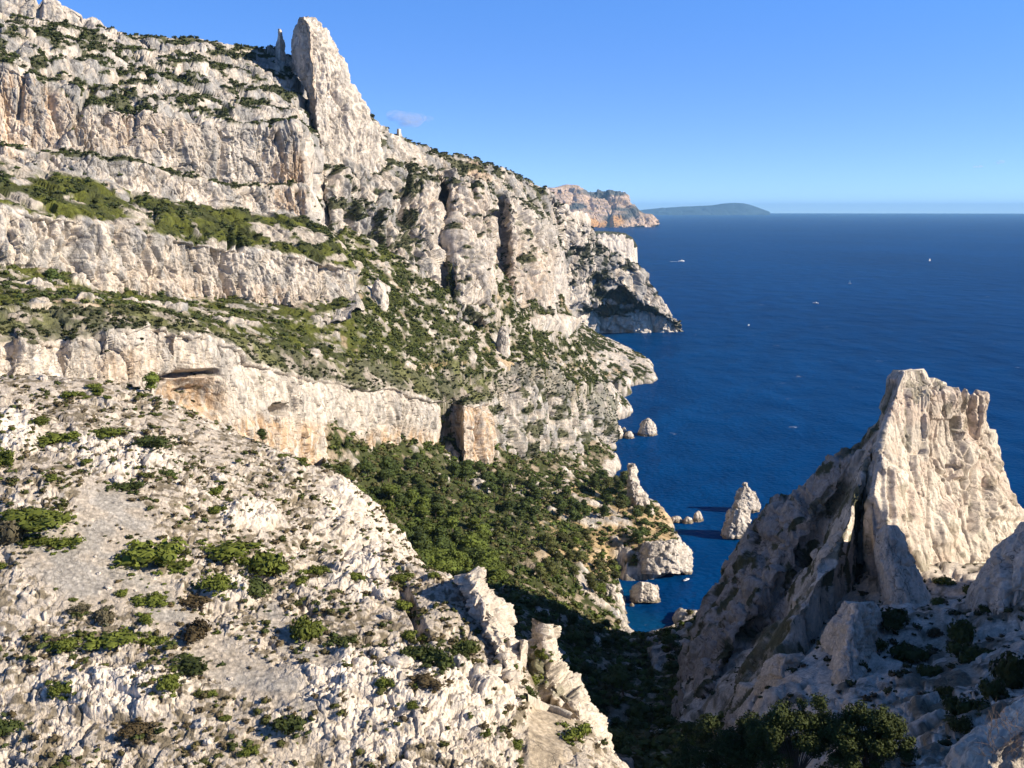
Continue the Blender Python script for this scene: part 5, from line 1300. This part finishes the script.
# shallows of the cove: sand shows through around a few spots
cov = P(628, 603, Yz(628, 603, 0)); sh = None
for (x, y, rd) in [(622, 592, 20), (626, 618, 22), (678, 531, 16), (640, 622, 24), (660, 628, 20)]:
    q = P(x, y, Yz(x, y, 0))
    vd = N(nt, 'ShaderNodeVectorMath', operation='DISTANCE'); vd.inputs[1].default_value = q; L(g.outputs['Position'], vd.inputs[0])
    mr = N(nt, 'ShaderNodeMapRange'); mr.inputs[1].default_value = rd; mr.inputs[2].default_value = 3; mr.inputs[3].default_value = 0; mr.inputs[4].default_value = .22; mr.interpolation_type = 'SMOOTHSTEP'; L(vd.outputs['Value'], mr.inputs[0])
    if sh is None: sh = mr.outputs[0]
    else:
        mx = N(nt, 'ShaderNodeMath', operation='MAXIMUM'); L(sh, mx.inputs[0]); L(mr.outputs[0], mx.inputs[1]); sh = mx.outputs[0]
mc = N(nt, 'ShaderNodeMix', data_type='RGBA'); L(sh, mc.inputs[0]); L(r1.outputs[0], mc.inputs[6]); mc.inputs[7].default_value = (.006, .10, .15, 1)
fo = noise(.05, 6, (.5, 1.3, 1), .75)
fr = N(nt, 'ShaderNodeMapRange'); fr.inputs[1].default_value = .665; fr.inputs[2].default_value = .71; L(fo.outputs['Fac'], fr.inputs[0])
mf = N(nt, 'ShaderNodeMix', data_type='RGBA'); L(fr.outputs[0], mf.inputs[0]); L(mc.outputs[2], mf.inputs[6]); mf.inputs[7].default_value = (.6, .65, .7, 1)
L(mf.outputs[2], b.inputs['Base Color'])
b.inputs['Roughness'].default_value = .32; b.inputs['IOR'].default_value = 1.09; b.inputs['Specular IOR Level'].default_value = .04
ad = N(nt, 'ShaderNodeMath', operation='MULTIPLY_ADD'); ad.inputs[1].default_value = 6; L(mid_.outputs['Fac'], ad.inputs[0]); L(sm_.outputs['Fac'], ad.inputs[2])
bp = N(nt, 'ShaderNodeBump'); bp.inputs['Strength'].default_value = .8; bp.inputs['Distance'].default_value = 1.2; L(ad.outputs[0], bp.inputs['Height']); L(bp.outputs[0], b.inputs['Normal'])
o = mesh('sea', S, gridfaces(n_r, n_t, True), m, smooth=True); tag(o, 'deep blue open sea with small whitecaps', None, None, 'structure')

# ================================================================== AIR, CLOUD
hz = 61000.
v, f_ = box(-hz, hz, -hz, hz, -60, 490)
m = bpy.data.materials.new('haze_air'); m.use_nodes = True; nt = m.node_tree
nt.nodes.remove(nt.nodes['Principled BSDF']); pv_ = N(nt, 'ShaderNodeVolumePrincipled'); pv_.inputs['Color'].default_value = (.33, .66, 1, 1); pv_.inputs['Density'].default_value = 2.0e-5
nt.links.new(pv_.outputs[0], nt.nodes['Material Output'].inputs['Volume'])
o = mesh('haze', v, f_, m); tag(o, 'thin blue air that fades the far capes', None, None, 'stuff')

def cloud(px_, py_, w, h, dens, label, seed):
    r = np.random.default_rng(seed); Y = 130000.; s = Y / FL; L2 = []
    for j in range(9):
        t = r.random() * 2 - 1; rad_ = h * s * (.35 + .35 * r.random()) * (1 - .6 * abs(t))
        th = np.linspace(0, 2 * np.pi, 13)[:-1]; ph = np.linspace(.05, np.pi - .05, 9)
        g_ = np.stack([np.outer(np.sin(ph), np.cos(th)) * 1.8, np.outer(np.sin(ph), np.sin(th)) * 1.6, np.outer(np.cos(ph), np.ones(12))], -1) * rad_
        g_ = g_ + np.array([t * w * s * .45, r.normal() * 600, r.normal() * h * s * .12])
        L2.append((g_.reshape(-1, 3), gridfaces(9, 12, True)))
    v, f_ = cat_meshes(L2)
    m = bpy.data.materials.new('cloud_vapour'); m.use_nodes = True; nt = m.node_tree; nt.nodes.remove(nt.nodes['Principled BSDF'])
    pv = N(nt, 'ShaderNodeVolumePrincipled'); pv.inputs['Color'].default_value = (1, .97, .97, 1)
    g_ = N(nt, 'ShaderNodeNewGeometry'); nz_ = N(nt, 'ShaderNodeTexNoise'); nz_.inputs['Scale'].default_value = .0005; nz_.inputs['Detail'].default_value = 4; nt.links.new(g_.outputs['Position'], nz_.inputs['Vector'])
    mr = N(nt, 'ShaderNodeMapRange'); mr.inputs[1].default_value = .4; mr.inputs[2].default_value = .75; mr.inputs[3].default_value = 0; mr.inputs[4].default_value = dens; nt.links.new(nz_.outputs['Fac'], mr.inputs[0]); nt.links.new(mr.outputs[0], pv.inputs['Density'])
    nt.links.new(pv.outputs[0], nt.nodes['Material Output'].inputs['Volume'])
    o = mesh('cloud', v, f_, m); o.location = P(px_, py_, Y); tag(o, label, 'cloud')
cloud(409, 118, 46, 12, 5e-4, 'faint pinkish cloud low in the sky right of the crest pinnacle', 1)
cloud(1000, 162, 9, 4, 1e-3, 'tiny white cloud fleck low over the sea at right', 2)
cloud(979, 166.5, 8, 3, 6e-4, 'fainter cloud fleck beside the tiny white one at right', 3)

# ================================================================== LIGHT, SKY, CAMERA
SUN_AZ, SUN_EL = 105., 28.          # clockwise from the viewing direction
sv_ = np.array([math.sin(math.radians(SUN_AZ)) * math.cos(math.radians(SUN_EL)), math.cos(math.radians(SUN_AZ)) * math.cos(math.radians(SUN_EL)), math.sin(math.radians(SUN_EL))])
ld = bpy.data.lights.new('sun', 'SUN'); ld.energy = 5.0; ld.angle = math.radians(.5); ld.color = (1, .895, .73)
lo = bpy.data.objects.new('sun', ld); C.objects.link(lo)
from mathutils import Vector
lo.rotation_euler = Vector((-sv_).tolist()).to_track_quat('-Z', 'Y').to_euler(); lo.location = (300, -200, 600)
w = bpy.data.worlds.new('World'); bpy.context.scene.world = w; w.use_nodes = True
nt = w.node_tree; bg = nt.nodes['Background']; sk = nt.nodes.new('ShaderNodeTexSky'); sk.sky_type = 'NISHITA'; sk.sun_disc = False
sk.sun_elevation = math.radians(SUN_EL); sk.sun_rotation = math.radians(SUN_AZ); sk.altitude = 200; sk.air_density = 1.; sk.dust_density = .2; sk.ozone_density = 3.
tc = nt.nodes.new('ShaderNodeTexCoord'); mp = nt.nodes.new('ShaderNodeMapping'); mp.inputs['Scale'].default_value = (1, 1, 3.); mp.inputs['Location'].default_value = (0, 0, .10)
nt.links.new(tc.outputs['Generated'], mp.inputs['Vector'])
nrm = nt.nodes.new('ShaderNodeVectorMath'); nrm.operation = 'NORMALIZE'; nt.links.new(mp.outputs[0], nrm.inputs[0]); nt.links.new(nrm.outputs[0], sk.inputs['Vector'])
tn_ = nt.nodes.new('ShaderNodeVectorMath'); tn_.operation = 'MULTIPLY'; pass
sz = nt.nodes.new('ShaderNodeSeparateXYZ'); nt.links.new(tc.outputs['Generated'], sz.inputs[0])
tr = nt.nodes.new('ShaderNodeValToRGB'); tr.color_ramp.elements[0].position = .0; tr.color_ramp.elements[0].color = (1.12, 1.17, 1.36, 1); tr.color_ramp.elements[1].position = .17; tr.color_ramp.elements[1].color = (.88, 1.35, 1.9, 1)
nt.links.new(sz.outputs['Z'], tr.inputs['Fac']); nt.links.new(tr.outputs[0], tn_.inputs[1])
nt.links.new(sk.outputs[0], tn_.inputs[0]); sx = nt.nodes.new('ShaderNodeSeparateXYZ'); nt.links.new(tc.outputs['Generated'], sx.inputs[0])
zr = nt.nodes.new('ShaderNodeMapRange'); zr.interpolation_type = 'SMOOTHSTEP'; zr.inputs[1].default_value = .18; zr.inputs[2].default_value = .6; zr.inputs[3].default_value = 1; zr.inputs[4].default_value = .38
nt.links.new(sx.outputs['Z'], zr.inputs[0]); zm = nt.nodes.new('ShaderNodeVectorMath'); zm.operation = 'SCALE'
nt.links.new(tn_.outputs[0], zm.inputs[0]); nt.links.new(zr.outputs[0], zm.inputs['Scale']); nt.links.new(zm.outputs[0], bg.inputs['Color']); bg.inputs['Strength'].default_value = .125
cd = bpy.data.cameras.new('camera'); cam = bpy.data.objects.new('camera', cd); C.objects.link(cam)
cam.location = (0, 0, HC); cam.rotation_euler = (math.pi / 2 - PITCH, 0, 0)
cd.sensor_width = 36; cd.lens = 36 * FL / 1024; cd.clip_start = 1; cd.clip_end = 400000
sc = bpy.context.scene; sc.camera = cam
sc.view_settings.view_transform = 'Standard'; sc.view_settings.look = 'None'; sc.view_settings.exposure = .58; sc.view_settings.gamma = 1
sc.cycles.max_bounces = 3; sc.cycles.diffuse_bounces = 2; sc.cycles.glossy_bounces = 1; sc.cycles.transparent_max_bounces = 4; sc.cycles.volume_bounces = 0; sc.cycles.use_denoising = True
sc.cycles.use_adaptive_sampling = True; sc.cycles.adaptive_threshold = .02
